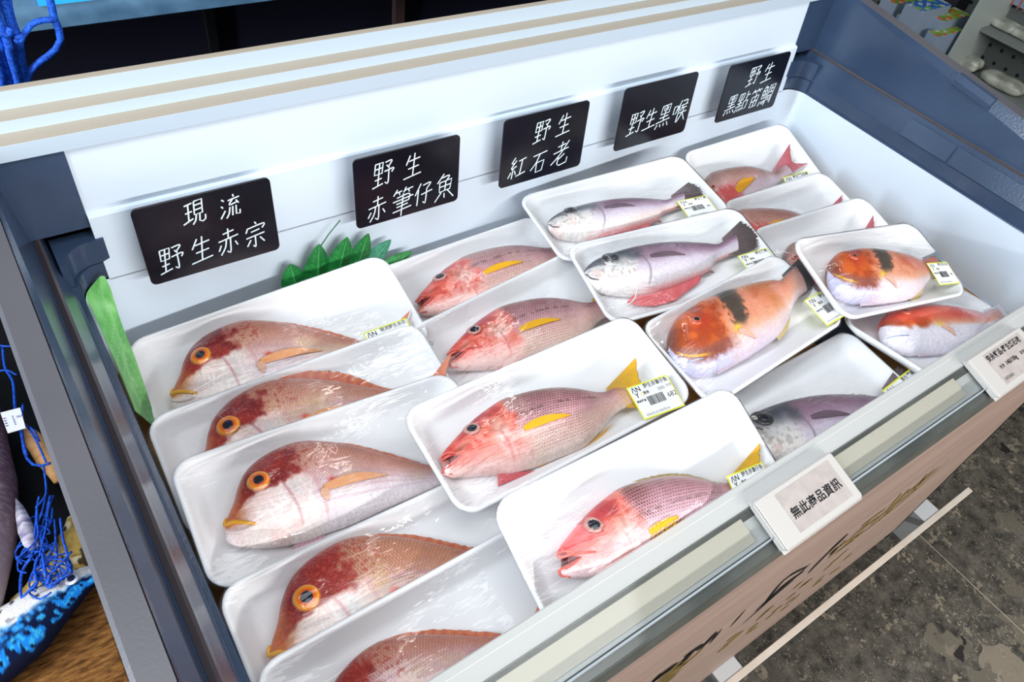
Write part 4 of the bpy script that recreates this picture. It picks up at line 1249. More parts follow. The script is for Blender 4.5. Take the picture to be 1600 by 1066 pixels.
        if key == 'D2':
            c = mix(c, (186, 128, 108), .5)
        dg = np.sin((t * 30 + s * 18) * math.pi)
        c = mix(c, (140, 76, 40), .7 * ss(.3, .9, dg) * ss(.6, .3, t) * ss(.3, .4, s))
        c = mix(c, (170, 110, 100), .35 * np.clip(lat, 0, 1))
        c = mix(c, (104, 84, 72), .7 * np.exp(-(((s - .68) / .03) ** 2 + ((t - .33) / .08) ** 2)))
        c = mix(c, (206, 76, 72), .85 * ss(.40, .30, s + .1 * (n1 - .5)) * ss(.42, .62, t + .15 * (n2 - .5)))
        c = mix(c, (216, 190, 200), .7 * ss(.85, 1.0, s))
    c = c * (0.93 + 0.12 * n3)[:, None]
    g_ = c.mean(1, keepdims=True)
    c = g_ + (c - g_) * 1.07 + 3
    return lin_np(c)


THICK = {'porgy': .024, 'snapper': .0245, 'croaker': .0225, 'wrasse': .027, 'redtail': .022}


def fin_grid(base, tip, nb, nm):
    B = smooth_line(base, nb)
    T = smooth_line(tip, nb)
    return np.stack([B + (T - B) * k / (nm - 1) for k in range(nm)], 0)      # (nm, nb, 2)


class Fish:
    def __init__(self, key):
        sp, px, py, ang, sc = PLACED[key]
        self.key, self.sp = key, sp
        self.sc = sc
        D = SPECIES[sp]
        self.D = D
        self.mat = TM[key] @ Matrix.Translation((px, py, FLOOR)) @ Matrix.Rotation(ang, 4, 'Z')
        self.MN = np.array(self.mat)
        self.MI = np.array(self.mat.inverted())
        self.cloud = []
        self.seed = 40 + ORDER.index(key)
        self.tmax = THICK[sp] * (0.75 + 0.25 * sc)
        self.sy = {'D4': 1.22, 'D5': 1.05, 'C1': .92}.get(key, 1.0)
        self.root = empty('fish', self.mat)

    def warp(self, P):
        P = np.array(P, float).reshape(-1, 2).copy()
        if self.sp == 'redtail':
            x = P[:, 0]
            P[:, 0] = np.where(x < .075, .075 - (.075 - x) * .55, x)
        P = P * self.sc
        P[:, 1] *= self.sy
        return P

    def fit(self, V, clear=0.0015):
        W = V @ self.MN[:3, :3].T + self.MN[:3, 3]
        W2 = cap_under(self.key, W, clear)
        L = (W2 - self.MN[:3, 3]) @ self.MI[:3, :3].T
        return L

    def body(self):
        D = self.D
        ns, nt_, nb = 330, 132, 10
        S = np.linspace(0, 1, ns) ** 1.25
        top = smooth_line(self.warp(D['top']), 400)
        bot = smooth_line(self.warp(D['bot']), 400)
        u = np.linspace(0, 1, 400)
        T = np.stack([np.interp(S, u, top[:, k]) for k in (0, 1)], 1)
        B = np.stack([np.interp(S, u, bot[:, k]) for k in (0, 1)], 1)
        mid, half = (T + B) / 2, (T - B) / 2
        hl = np.linalg.norm(half, axis=1)
        nose = np.clip(S / .14, 0, 1) ** .55
        blunt = {'wrasse': .55, 'porgy': .35}.get(self.sp, .35)
        Th = self.tmax * (hl / hl.max()) ** .75 * (blunt + (1 - blunt) * nose) * (1 - .45 * ss(.55, 1.0, S))
        th_u = np.linspace(0, math.pi, nt_)
        th_l = np.linspace(math.pi, 2 * math.pi, nb + 2)[1:-1]
        verts, s_, t_ = [], [], []
        zc = self.tmax * .62
        for th in list(th_u) + list(th_l):
            c = math.cos(th)
            P = mid + half * c
            sn = math.sin(th)
            if sn >= 0:
                z = zc + Th * abs(sn) ** .85
            else:
                z = zc - np.minimum(Th * abs(sn) ** .7, zc - .0006)
            if self.sp == 'snapper':          # open mouth notch
                notch = np.exp(-((np.arccos(c) / math.pi - .50) / .19) ** 2) * .016 * self.sc * ss(.05, .0, S) * (2.1 if self.key == 'B4' else 1)
                P = P + np.stack([notch, 0 * notch], 1)
            verts.append(np.column_stack([P, z]))
            s_.append(S)
            t_.append(np.full(ns, (1 - c) / 2))
        V = np.array(verts)                 # (nth, ns, 3)
        nth = V.shape[0]
        s_, t_ = np.array(s_).ravel(), np.array(t_).ravel()
        flat = V.reshape(-1, 3)
        pig = pigment(self.sp, s_, t_, flat[:, 0] / self.sc, flat[:, 1] / self.sc, self.key, self.seed)
        if self.sp == 'snapper':
            A_, B_, C_ = (np.array(p) for p in self.warp(D['mouth']))
            T_ = np.linalg.inv(np.column_stack([A_ - C_, B_ - C_]))
            lam = (flat[:, :2] - C_) @ T_.T
            l3 = 1 - lam.sum(1)
            ins = ss(-.06, .10, np.minimum(np.minimum(lam[:, 0], lam[:, 1]), l3))
            pig = pig + (lin_np(np.array([92., 14, 24])) - pig) * (ins * .95)[:, None]
            mouth = ss(.075, .035, s_) * np.exp(-((t_ - .52) / (.22 - 1.6 * np.clip(s_, 0, .1))) ** 4)
            pig = pig + (lin_np(np.array([104., 16, 26])) - pig) * (mouth * .9)[:, None]
        flat = self.fit(flat)
        flat[:, 2] = np.maximum(flat[:, 2], .0004)
        faces = []
        idx = np.arange(nth * ns).reshape(nth, ns)
        for i in range(nth):
            j = (i + 1) % nth
            a, b = idx[i], idx[j]
            faces += [(a[k], a[k + 1], b[k + 1], b[k]) for k in range(ns - 1)]
        faces.append(list(idx[:, 0]))
        faces.append(list(reversed(idx[:, -1])))
        o = meshobj('body', flat, faces, M['fish'], self.root, True, pig)
        up = flat[: nt_ * ns]
        self.up = up.reshape(nt_, ns, 3)[::2, ::2].reshape(-1, 3)
        self.cloud.append(up)
        self.zc = zc
        return o

    def H(self, P):
        P = np.asarray(P, float)
        out = np.empty(len(P))
        for i in range(0, len(P), 200):
            Q = P[i:i + 200]
            d = (Q[:, None, 0] - self.up[None, :, 0]) ** 2 + (Q[:, None, 1] - self.up[None, :, 1]) ** 2
            j = np.argpartition(d, 4, axis=1)[:, :4]
            out[i:i + 200] = np.take_along_axis(np.broadcast_to(self.up[None, :, 2], d.shape), j, 1).max(1)
        return out

    def fin(self, name, base, tip, cols, lift, on_body=False, rays=14, ragged=0.0, nb=40, nm=14, grid=None, warped=False, droop=.35):
        """thin ribbed membrane between a base line and a tip line"""
        Gd = grid if grid is not None else fin_grid(self.warp(base), self.warp(tip), nb, nm)
        rng_ = np.random.RandomState(self.seed + len(name))
        f = np.linspace(0, 1, nm)[:, None]
        a = np.linspace(0, 1, nb)[None, :]
        rag = 1 - ragged * (rng_.rand(nb)[None, :] * f ** 2)
        G2 = Gd[0][None] + (Gd - Gd[0][None]) * rag[..., None]
        P = G2.reshape(-1, 2)
        wave = np.cos(2 * math.pi * rays * a) * np.ones_like(f)
        if on_body:
            z = self.H(P) + .0010 + lift * np.sin(np.repeat(f, nb, 1).ravel() * math.pi * .8)
        else:
            z = (lift * (1 - droop * f) * np.ones_like(a)).ravel()
        z = z + (.0003 * wave * f).ravel()
        top = np.column_stack([P, z])
        th = np.full(len(P), .0006)
        V = np.vstack([top, np.column_stack([P, z - th])])
        ca, cb = np.array(cols[0], float), np.array(cols[1], float)
        N = Noise(self.seed + 9)
        mixf = np.clip(.5 + .5 * wave, 0, 1) * (.30 if name == 'tail_fin' else .6) + (.72 if name == 'tail_fin' else .25) * f * np.ones_like(a) + .3 * (N(P[:, 0] * 300, P[:, 1] * 300).reshape(nm, nb) - .5)
        pg = lin_np(ca + (cb - ca) * np.clip(mixf, 0, 1).ravel()[:, None])
        pg = np.vstack([pg, pg])
        idx = np.arange(nm * nb).reshape(nm, nb)
        o_ = nm * nb
        faces = []
        for i in range(nm - 1):
            for j in range(nb - 1):
                q = (idx[i, j], idx[i, j + 1], idx[i + 1, j + 1], idx[i + 1, j])
                faces.append(q)
                faces.append(tuple(k + o_ for k in reversed(q)))
        rim = list(idx[0, :]) + list(idx[1:, -1]) + list(idx[-1, -2::-1]) + list(idx[-2:0:-1, 0])
        for i in range(len(rim)):
            j = (i + 1) % len(rim)
            faces.append((rim[j], rim[i], rim[i] + o_, rim[j] + o_))
        V = self.fit(V, .0012)
        V[:, 2] = np.maximum(V[:, 2], .0003)
        self.cloud.append(V[:o_])
        return meshobj(name, V, faces, M['fin'], self.root, True, pg)

    def lobe(self, name, base, tip, cols, lift, rays=7, nb=22, nm=26, wmul=1.0):
        """pointed fin lying on the flank, widest a third of the way out"""
        b, t = self.warp(base), self.warp(tip)
        A, B = b.mean(0), t.mean(0)
        wb = np.linalg.norm(b[1] - b[0])
        d = (B - A)
        L = np.linalg.norm(d)
        d = d / L
        s = np.array([d[1], -d[0]])
        if s @ (b[1] - b[0]) < 0:
            s = -s
        f = np.linspace(0, 1, nm)
        wd = max(wb, np.linalg.norm(t[1] - t[0])) * wmul * (np.sin(math.pi * (.10 + .90 * f) ** .8) ** .8 + .02)
        bend = .08 * L * np.sin(math.pi * f)
        cen = A[None] + d[None] * (L * f)[:, None] - s[None] * (bend * .6)[:, None]
        up = cen - s[None] * (wd * .5)[:, None]
        lo = cen + s[None] * (wd * .5)[:, None]
        return self.fin(name, None, None, cols, lift, True, rays, 0.0, nb, nm, grid=np.stack([up + (lo - up) * k / (nb - 1) for k in range(nb)], 1), warped=True)

    def disc(self, name, c, r, dome, lift, colf, parent, mat, n=36, m=10, pig=True):
        """domed disc that follows the skin"""
        V, rr = [(c[0], c[1])], [0.0]
        for i in range(1, m + 1):
            for k in range(n):
                a = 2 * math.pi * k / n
                V.append((c[0] + r * i / m * math.cos(a), c[1] + r * i / m * math.sin(a)))
                rr.append(i / m)
        P = np.array(V)
        rr = np.array(rr)
        h0 = self.H(P)
        A = np.column_stack([P - np.array(c), np.ones(len(P))])
        co, *_ = np.linalg.lstsq(A, h0, rcond=None)
        z = A @ co + lift + dome * np.sqrt(np.clip(1 - rr ** 2, 0, 1))
        z = np.where(rr > .99, z - .0015, z)
        faces = [(0, 1 + k, 1 + (k + 1) % n) for k in range(n)]
        for i in range(m - 1):
            for k in range(n):
                a, b = 1 + i * n + k, 1 + i * n + (k + 1) % n
                faces.append((a, a + n, b + n, b))
        V3 = self.fit(np.column_stack([P, z]), .0012)
        self.cloud.append(V3)
        pg = lin_np(colf(rr)) if pig else None
        return meshobj(name, V3, faces, mat, parent, True, pg)

    def tube(self, name, pts, rad, mat, lift=.0006, parent=None):
        P = smooth_line(self.warp(pts), 16)
        z = self.H(P) + lift
        bm = bmesh.new()
        n = len(P)
        V = self.fit(np.column_stack([P, z]), .0016)
        bm_tube(bm, [tuple(v) for v in V], [rad * (.45 + .55 * math.sin(math.pi * (.12 + .76 * i / (n - 1)))) for i in range(n)], 8)
        self.cloud.append(V + np.array([0, 0, rad]))
        return from_bm(name, bm, mat, parent or self.root, True)


LIPM = {}


def lip_mat(name, c):
    if name not in LIPM:
        LIPM[name] = material(name, c, .3, .5)
    return LIPM[name]


FIN = {
    'porgy': dict(dorsal=((196, 84, 62), (226, 142, 88)), tail=((206, 116, 96), (232, 150, 118)), pect=((228, 138, 66), (240, 206, 186)), pectlow=((232, 170, 130), (240, 206, 190)), anal=((226, 160, 96), (238, 190, 150)), pelv=((206, 140, 160), (236, 214, 220))),
    'snapper': dict(dorsal=((150, 122, 96), (196, 176, 70)), tail=((196, 150, 70), (246, 190, 20)), pect=((244, 178, 10), (248, 196, 40)), anal=((240, 176, 40), (244, 188, 30)), pelv=((214, 110, 112), (190, 66, 76)), pelv2=((236, 186, 110), (232, 166, 70))),
    'croaker': dict(dorsal=((110, 96, 100), (80, 72, 76)), tail=((140, 116, 118), (74, 66, 66)), pect=((92, 74, 86), (140, 116, 128)), anal=((170, 130, 128), (140, 110, 110)), belly=((226, 120, 122), (222, 96, 104))),
    'wrasse': dict(dorsal=((96, 88, 84), (188, 116, 84)), tail=((98, 94, 96), (60, 62, 66)), pect=((234, 176, 148), (240, 204, 190)), anal=((222, 186, 130), (196, 190, 130)), pelv=((196, 176, 194), (216, 198, 206))),
    'redtail': dict(dorsal=((150, 104, 100), (214, 100, 96)), tail=((214, 150, 158), (196, 84, 92)), pect=((240, 176, 40), (232, 156, 30)), anal=((220, 180, 190), (214, 160, 170))),
}


def iris(inner, outer, rim):
    def f(r):
        a, b, c = (np.array(k, float) for k in (inner, outer, rim))
        x = r[:, None]
        col = a + (b - a) * np.clip((x - .45) / .35, 0, 1)
        return col + (c - col) * np.clip((x - .86) / .12, 0, 1)
    return f


IRIS = {'porgy': ((222, 84, 22), (244, 156, 30), (150, 78, 40)), 'snapper': ((176, 116, 96), (206, 150, 138), (150, 52, 50)),
        'croaker': ((58, 56, 58), (44, 44, 48), (96, 92, 92)), 'wrasse': ((206, 110, 60), (186, 60, 50), (226, 140, 90)), 'redtail': ((206, 120, 90), (200, 90, 70), (150, 60, 60))}

LABELS = {
    'A1': ('pink sea bream with a dark red nape in the backmost tray of the left column', 'fish'),
    'A2': ('red-headed sea bream second from the back wall on the left, half hidden', 'fish'),
    'A3': ('whole pink and silver sea bream with yellow lips, third in the left column', 'fish'),
    'A4': ('tan-backed sea bream with a big orange eye, fourth in the left column', 'fish'),
    'A5': ('purple-pink sea bream nearest the camera, its head cut off by the picture edge', 'fish'),
    'B1': ('gaping red snapper beside the fake leaf, backmost of the yellow-finned snappers', 'fish'),
    'B2': ('gaping red-headed snapper second of the four yellow-finned ones from the back', 'fish'),
    'B3': ('whole yellow-finned snapper with its yellow tail beside a fully visible price label', 'fish'),
    'B4': ('rosy snapper with a blue-grey eye in the bright front tray, jaws wide open', 'fish'),
    'C1': ('slim silver grey croaker in the tray against the back wall', 'fish'),
    'C2': ('purple-backed grey croaker with bright pink gutted belly, middle of the three croakers', 'fish'),
    'C4': ('grey croaker nearest the front rail, its head under the bright snapper tray', 'fish'),
    'C3': ('large orange-headed wrasse with a black band and a dark tail', 'fish'),
    'D4': ('small orange wrasse with a black band in the tilted square tray on the right', 'fish'),
    'D5': ('bright red and white fish without a band, beside the front rail on the right', 'fish'),
    'D1': ('brownish snapper with a forked pink tail and one yellow fin, in the back right tray', 'fish'),
    'D2': ('brown-pink fish whose back alone shows, second tray from the back on the right', 'fish'),
    'D3': ('fish showing only a pink tail tip, third tray from back on the right', 'fish'),
}
GRP = {'porgy': 'sea breams in the left column', 'snapper': 'yellow-finned snappers in the second column', 'croaker': 'grey croakers', 'wrasse': 'orange wrasses', 'redtail': 'pink-tailed fish on the right'}
TRAYLB = {
    'A1': 'white foam tray of pink sea bream against the back wall, backmost of the left column',
    'A2': 'white foam tray second from the back in the left column, half under the next tray',
    'A3': 'white foam tray in the middle of the left column with a whole sea bream',
    'A4': 'white foam tray fourth in the left column, with the tan-backed sea bream',
    'A5': 'white foam tray nearest the camera at the front left corner',
    'B1': 'white foam tray beside the fake leaf with the backmost yellow-finned snapper',
    'B2': 'white foam tray of gaping snapper behind the large middle tray',
    'B3': 'white foam tray in mid display holding a whole yellow-tailed snapper',
    'B4': 'brightest white foam tray at the front rail, with the rosy snapper',
    'C1': 'white foam tray against the back wall with the slim silver croaker',
    'C2': 'white foam tray with the pink-bellied croaker, middle of three croaker trays',
    'C4': 'white foam tray at the front rail with the purple-grey croaker, beside the left price tag',
    'C3': 'white foam tray with the large banded wrasse',
    'D4': 'tilted square white foam tray on top of the right pile with the small banded wrasse',
    'D5': 'white foam tray at the right front with the bright red and white fish',
    'D1': 'white foam tray in the back right corner with the forked pink tail',
    'D2': 'white foam tray second from the back on the right, mostly empty floor showing',
    'D3': 'white foam tray third from the back on the right, only a tail tip showing',
}
STICKER = {   # photo corners of the upper edge: left, right; text; full or strip
    'A1': ((566.5, 522), (634, 497), '現流野生赤宗'), 'B3': ((977.5, 607.5), (1041.5, 585), '野生赤筆仔魚'), 'B4': ((1131, 746), (1190, 722), '野生赤筆仔魚'),
    'C1': ((1057, 315), (1103, 304), '野生黑喉'), 'C2': ((1152, 400), (1198, 386), '野生黑喉'), 'C3': ((1254, 472.5), (1297, 448), '野生紅石老'),
    'C4': ((1377, 611), (1424, 574), '野生黑喉'), 'D1': ((1222.7, 277.5), (1262, 266), '野生黑點笛鯛'), 'D4': ((1441.5, 416.5), (1478, 410), '野生紅石老')}

for key in ORDER:
    q = TRAYS[key]
    tr_ = empty('fish_tray', TM[key])
    tag(tr_, TRAYLB[key], 'tray', 'white foam fish trays')
    tray_mesh(key, tr_)
    F = Fish(key)
    tag(F.root, *LABELS[key], GRP[F.sp])
    F.body()
    D = F.D
    fc = FIN[F.sp]
    big = key not in ('D2', 'D3')
    zc = F.zc
    if F.sp == 'wrasse' and key == 'D5':
        fc = dict(fc, tail=((214, 206, 214), (190, 190, 198)), dorsal=((214, 110, 84), (226, 140, 110)))
    if F.sp == 'wrasse' and key == 'D4':
        fc = dict(fc, tail=((150, 160, 168), (120, 132, 142)), dorsal=((70, 70, 74), (120, 110, 108)))
    dt = [(p[0], p[1] + (.011 if 0 < i_ < 4 else 0)) for i_, p in enumerate(D['dorsal']['tip'])] if key == 'A2' else D['dorsal']['tip']
    F.fin('dorsal_fin', D['dorsal']['base'], dt, fc['dorsal'], zc + .002, rays=12, ragged=.35 if F.sp in ('croaker',) else .18)
    tb, tt = [list(p) for p in D['tail']['base']], [list(p) for p in D['tail']['tip']]
    if F.sp == 'porgy':
        tt[0] = [0.285, 0.046]
        tt[1] = [0.262, 0.008]
        tt[2] = [0.280, -0.028]
    xm = sum(p[0] for p in tb) / 2
    F.fin('tail_fin', [(p[0] - .006, p[1]) for p in tb], tt, fc['tail'], zc + .0025, rays=16, ragged=.06 if F.sp != 'croaker' else .12, nb=48 if F.sp != 'croaker' else 96, nm=20, droop=-.12)
    for nm_, key2 in (('anal_fin', 'anal'), ('pelvic_fin', 'pelv'), ('pelvic_fin', 'pelv2')):
        if key2 in D:
            F.fin(nm_, D[key2]['base'], D[key2]['tip'], fc[key2], zc * .8, rays=7, nb=24, nm=10)
    if 'belly' in D:
        o = F.fin('belly_flap', D['belly']['base'], D['belly']['tip'], fc['belly'], zc * .9, rays=5, ragged=.12)
        o['label'] = 'raw pink flap of the cut belly'
    F.lobe('pectoral_fin', D['pect']['base'], D['pect']['tip'], fc['pect'], .0016, wmul={'porgy': .95, 'snapper': 1.25, 'croaker': .9, 'wrasse': .45, 'redtail': 1.0}[F.sp])
    if 'pectlow' in D:
        F.lobe('pectoral_fin', D['pectlow']['base'], D['pectlow']['tip'], fc['pectlow'], .0008, rays=5, nb=14, nm=12)
    E_ = F.warp(D['eye'])
    er = np.linalg.norm(E_[1] - E_[0])
    pr = np.linalg.norm(E_[2] - E_[0])
    if F.sp == 'porgy':
        er, pr = er * 1.12, pr * 1.18
    if F.sp == 'snapper':
        pr = er * .66
    if F.sp == 'croaker':
        E_[0][1] -= .0035
        pr = er * .55
    if F.sp == 'wrasse':
        pr = er * .5
    ey = F.disc('eye', E_[0], er, er * (.16 if F.sp == 'croaker' else .28), .0004, iris(*IRIS[F.sp]), F.root, M['eye'])
    F.disc('pupil', E_[0], pr, er * .08, er * (.13 if F.sp == 'croaker' else .24) + .0004, None, ey, M['pupil'], 24, 5, False)
    lc = {'porgy': ('yellow_lip', (232, 168, 40)), 'snapper': ('red_lip', (222, 104, 92)), 'croaker': ('grey_lip', (96, 90, 98)), 'wrasse': ('blue_lip', (176, 186, 214)), 'redtail': ('pink_lip', (206, 100, 96))}[F.sp]
    for i, lp in enumerate(D['lips'] if F.sp != 'wrasse' else D['lips'][1:]):
        if F.sp == 'porgy' and i == 1:
            F.tube('lip', lp, .0020 * F.sc, lip_mat('pale_lip', (236, 214, 212)))
        else:
            F.tube('lip', lp, (.0022 if F.sp == 'porgy' else .0013 if F.sp == 'snapper' else .0011) * F.sc, lip_mat(*lc))
    if 'thread' in D:
        for th in D['thread'][:2 if key == 'C2' else 1]:
            F.tube('plastic_tie', th, .0008, M['tie'], .001)

    # ---- film: a membrane over the rim and the fish
    w, d = q[6], q[7]
    nx, ny = 84, 44
    X = np.linspace(-w / 2, w / 2, nx)
    Y = np.linspace(-d / 2, d / 2, ny)
    obst = np.full((nx, ny), -1.0)
    C = np.vstack(F.cloud)
    Wd = C @ F.MN[:3, :3].T + F.MN[:3, 3]
    Lc = Wd @ TMI[key][:3, :3].T + TMI[key][:3, 3]
    ix = np.clip(np.round((Lc[:, 0] + w / 2) / w * (nx - 1)).astype(int), 0, nx - 1)
    iy = np.clip(np.round((Lc[:, 1] + d / 2) / d * (ny - 1)).astype(int), 0, ny - 1)
    np.maximum.at(obst, (ix, iy), Lc[:, 2] + .0011)
    ob2 = obst.copy()
    for dx in (-1, 0, 1):
        for dy in (-1, 0, 1):
            ob2 = np.maximum(ob2, np.roll(np.roll(obst, dx, 0), dy, 1))
    obst = ob2
    h = np.maximum(obst, 0.0004)
    bound = np.zeros((nx, ny), bool)
    bound[:2] = bound[-2:] = True
    bound[:, :2] = bound[:, -2:] = True
    h[bound] = 0.0004
    for it in range(420):
        a = h.copy()
        a[1:-1, 1:-1] = (h[:-2, 1:-1] + h[2:, 1:-1] + h[1:-1, :-2] + h[1:-1, 2:]) / 4
        h = np.maximum(a, np.where(bound, 0.0004, obst))
        h[bound] = 0.0004
    XX, YY = np.meshgrid(X, Y, indexing='ij')
    # pull the corners onto the rounded outline
    r = 0.0235
    ax, ay = np.abs(XX) - (w / 2 - r), np.abs(YY) - (d / 2 - r)
    ln = np.hypot(ax, ay)
    cor = (ax > 0) & (ay > 0) & (ln > r)
    fx = np.where(cor, (w / 2 - r) + ax / np.maximum(ln, 1e-9) * r, np.abs(XX)) * np.sign(XX)
    fy = np.where(cor, (d / 2 - r) + ay / np.maximum(ln, 1e-9) * r, np.abs(YY)) * np.sign(YY)
    V = np.column_stack([fx.ravel(), fy.ravel(), h.ravel()])
    W_ = V @ TMN[key][:3, :3].T + TMN[key][:3, 3]
    W_ = cap_under(key, W_, .0008)
    V = (W_ - TMN[key][:3, 3]) @ TMI[key][:3, :3].T
    idx = np.arange(nx * ny).reshape(nx, ny)
    faces = [(idx[i, j], idx[i + 1, j], idx[i + 1, j + 1], idx[i, j + 1]) for i in range(nx - 1) for j in range(ny - 1)]
    rim = list(idx[:, 0]) + list(idx[-1, 1:]) + list(idx[-2::-1, -1]) + list(idx[0, -2:0:-1])
    base = len(V)
    skirt = []
    for k in rim:
        p = V[k]
        s_ = 1 + .0008 / max(abs(p[0]), 1e-6), 1 + .0008 / max(abs(p[1]), 1e-6)
        nrm = np.array([p[0] / (w / 2), p[1] / (d / 2)])
        skirt.append((p[0] * (1 + .0014 / (w / 2)), p[1] * (1 + .0014 / (d / 2)), p[2] - .004))
    V = np.vstack([V, np.array(skirt)])
    for i in range(len(rim)):
        j = (i + 1) % len(rim)
        faces.append((rim[i], base + i, base + j, rim[j]))
    meshobj('cling_film', V, faces, M['film'], tr_, True)

    # ---- price sticker on the film
    if key in STICKER:
        pa, pb, txt = STICKER[key]
        org = TM[key] @ Vector((0, 0, .004))
        nrm = TM[key].to_3x3() @ Vector((0, 0, 1))
        A = TM[key].inverted() @ on_plane(*pa, org, nrm)
        B = TM[key].inverted() @ on_plane(*pb, org, nrm)
        u = (B - A)
        u.z = 0
        sw_ = u.length
        u.normalize()
        vv_ = Vector((-u.y, u.x, 0))
        sh_ = sw_ * .72
        ctr = A + u * sw_ / 2 - vv_ * sh_ / 2

        def film_z(p):
            i = min(max((p.x + w / 2) / w * (nx - 1), 0), nx - 1)
            j = min(max((p.y + d / 2) / d * (ny - 1), 0), ny - 1)
            return float(h[int(round(i)), int(round(j))])
        cs = [ctr + u * sx * sw_ / 2 + vv_ * sy * sh_ / 2 for sx in (-1, 0, 1) for sy in (-1, 0, 1)]
        Am = np.array([[c_.x - ctr.x, c_.y - ctr.y, 1] for c_ in cs])
        zz = np.array([film_z(c_) for c_ in cs])
        co, *_ = np.linalg.lstsq(Am, zz, rcond=None)
        off = max(zz - Am @ co) + .0006
        n_ = Vector((-co[0], -co[1], 1)).normalized()
        ux = (u + Vector((0, 0, co[0] * u.x + co[1] * u.y))).normalized()
        uy = n_.cross(ux)
        m4 = Matrix.Identity(4)
        for k in range(3):
            m4[k][0], m4[k][1], m4[k][2] = ux[k], uy[k], n_[k]
        m4.translation = Vector((ctr.x, ctr.y, co[2] + off))
        st = plate('price_label', sw_, sh_, .0006, .0003, M['yellow_edge'], tr_, .00005)
        st.matrix_local = m4
        inner = plate('label_face', sw_ * .945, sh_ * .915, .0004, .00015, M['label_white'], st, .00003)
        inner.location = (0, 0, .0002)
        S = sw_
        zt = .00035
        T_ = lambda x, y: Matrix.Translation((x * S, y * S, zt))
        ms = [text_mesh('t', 'ΛN', S * .15, M['ink'], st, T_(-.44, .255), 'LEFT', S * .002),
              text_mesh('t', 'Y', S * .15, M['ink'], st, T_(-.41, .135), 'LEFT', S * .002),
              text_mesh('t', txt, S * .108, M['ink'], st, T_(.455, .275), 'RIGHT', S * .0012, .92),
              text_mesh('t', '安永', S * .075, M['ink'], st, T_(-.22, .145), 'LEFT', S * .002),
              text_mesh('t', '安永鮮品', S * .055, M['ink'], st, T_(-.45, .01), 'LEFT', S * .002)]
        if key == 'B3':
            ms += [text_mesh('t', '2202', S * .085, M['ink'], st, T_(.13, .135), 'LEFT'), text_mesh('t', '310', S * .085, M['ink'], st, T_(.34, .15), 'LEFT'),
                   text_mesh('t', '682', S * .15, M['ink'], st, T_(.26, -.045), 'LEFT'), text_mesh('t', '2026.05.22 2026.05.26', S * .062, M['ink'], st, T_(-.41, -.285), 'LEFT')]
        else:
            ms += [text_mesh('t', '682' if key == 'B4' else '40', S * .12, M['ink'], st, T_(.28, -.05), 'LEFT'), text_mesh('t', '2026.05.22 2026.05.26', S * .062, M['ink'], st, T_(-.41, -.285), 'LEFT')]
        join_meshes('lettering', ms, M['ink'], st)
        rp = rounded_rect(S * .085, S * .085, S * .042, 6)
        bm = bmesh.new()
        oo = [bm.verts.new((x - .235 * S, y + .135 * S, zt)) for x, y in rp]
        ii = [bm.verts.new((x * .72 - .235 * S, y * .72 + .135 * S, zt)) for x, y in rp]
        for k in range(len(rp)):
            bm.faces.new((oo[k], oo[(k + 1) % len(rp)], ii[(k + 1) % len(rp)], ii[k]))
        from_bm('logo_ring', bm, M['logo_yellow'], st)
        bm = bmesh.new()
        x = -.20
        rg = random.Random(7)
        while x < .18:
            ww = rg.choice((.008, .013, .020))
            bm_box(bm, (x * S, -.13 * S, .0002), ((x + ww) * S, .06 * S, zt))
            x += ww + rg.choice((.008, .014))
        from_bm('barcode', bm, M['ink'], st)

# ------------------------------------------------------------------ fake leaves
M['leaf'] = attr_material('leaf_green', 0.38, 0.45)


def leaflet(name, pts_base, tip, width, parent, c0, c1, vein, curl, seed, side=None, nvein=9):
    """one lobe: midrib from base to tip, with feathered veins"""
    A, B = Vector(pts_base), Vector(tip)
    d = (B - A)
    L = d.length
    d.normalize()
    up = Vector((0, -1, 0.15)).normalized()
    s = d.cross(up).normalized()
    nl, nw = 40, 16
    N = Noise(seed)
    V, P = [], []
    for side_ in (0, 1):
        for i in range(nl + 1):
            t = i / nl
            hw = width * (math.sin(math.pi * min(1, .10 + .90 * t) ** .85) ** .8 if t < 1 else 0) + .0003
            bend = Vector((0, -1, 0)) * curl * t * t * L * 0.3
            for j in range(nw + 1):
                u = j / nw * 2 - 1
                lift = -abs(u) * hw * .18
                p = A + d * L * t + s * hw * u + bend + up * (lift - .0006 * side_)
                V.append(p)
                vv = abs(((t * nvein - abs(u) * 1.6 + .15 * math.sin(9 * t)) % 1) - .5)
                f = max(1 - abs(u) * 9, (vv - .42) / .08 if vv > .42 else 0)
                f = max(0, min(1, f))
                n = float(N(t * 12 + 3, u * 3 + 9))
                c = np.array(c0, float) + (np.array(c1, float) - np.array(c0, float)) * n
                P.append(c + (np.array(vein, float) - c) * f * .6)
    F_ = []
    o_ = (nl + 1) * (nw + 1)
    for i in range(nl):
        for j in range(nw):
            a = i * (nw + 1) + j
            q = (a, a + 1, a + nw + 2, a + nw + 1)
            F_.append(q)
            F_.append(tuple(k + o_ for k in reversed(q)))
    return V, F_, P


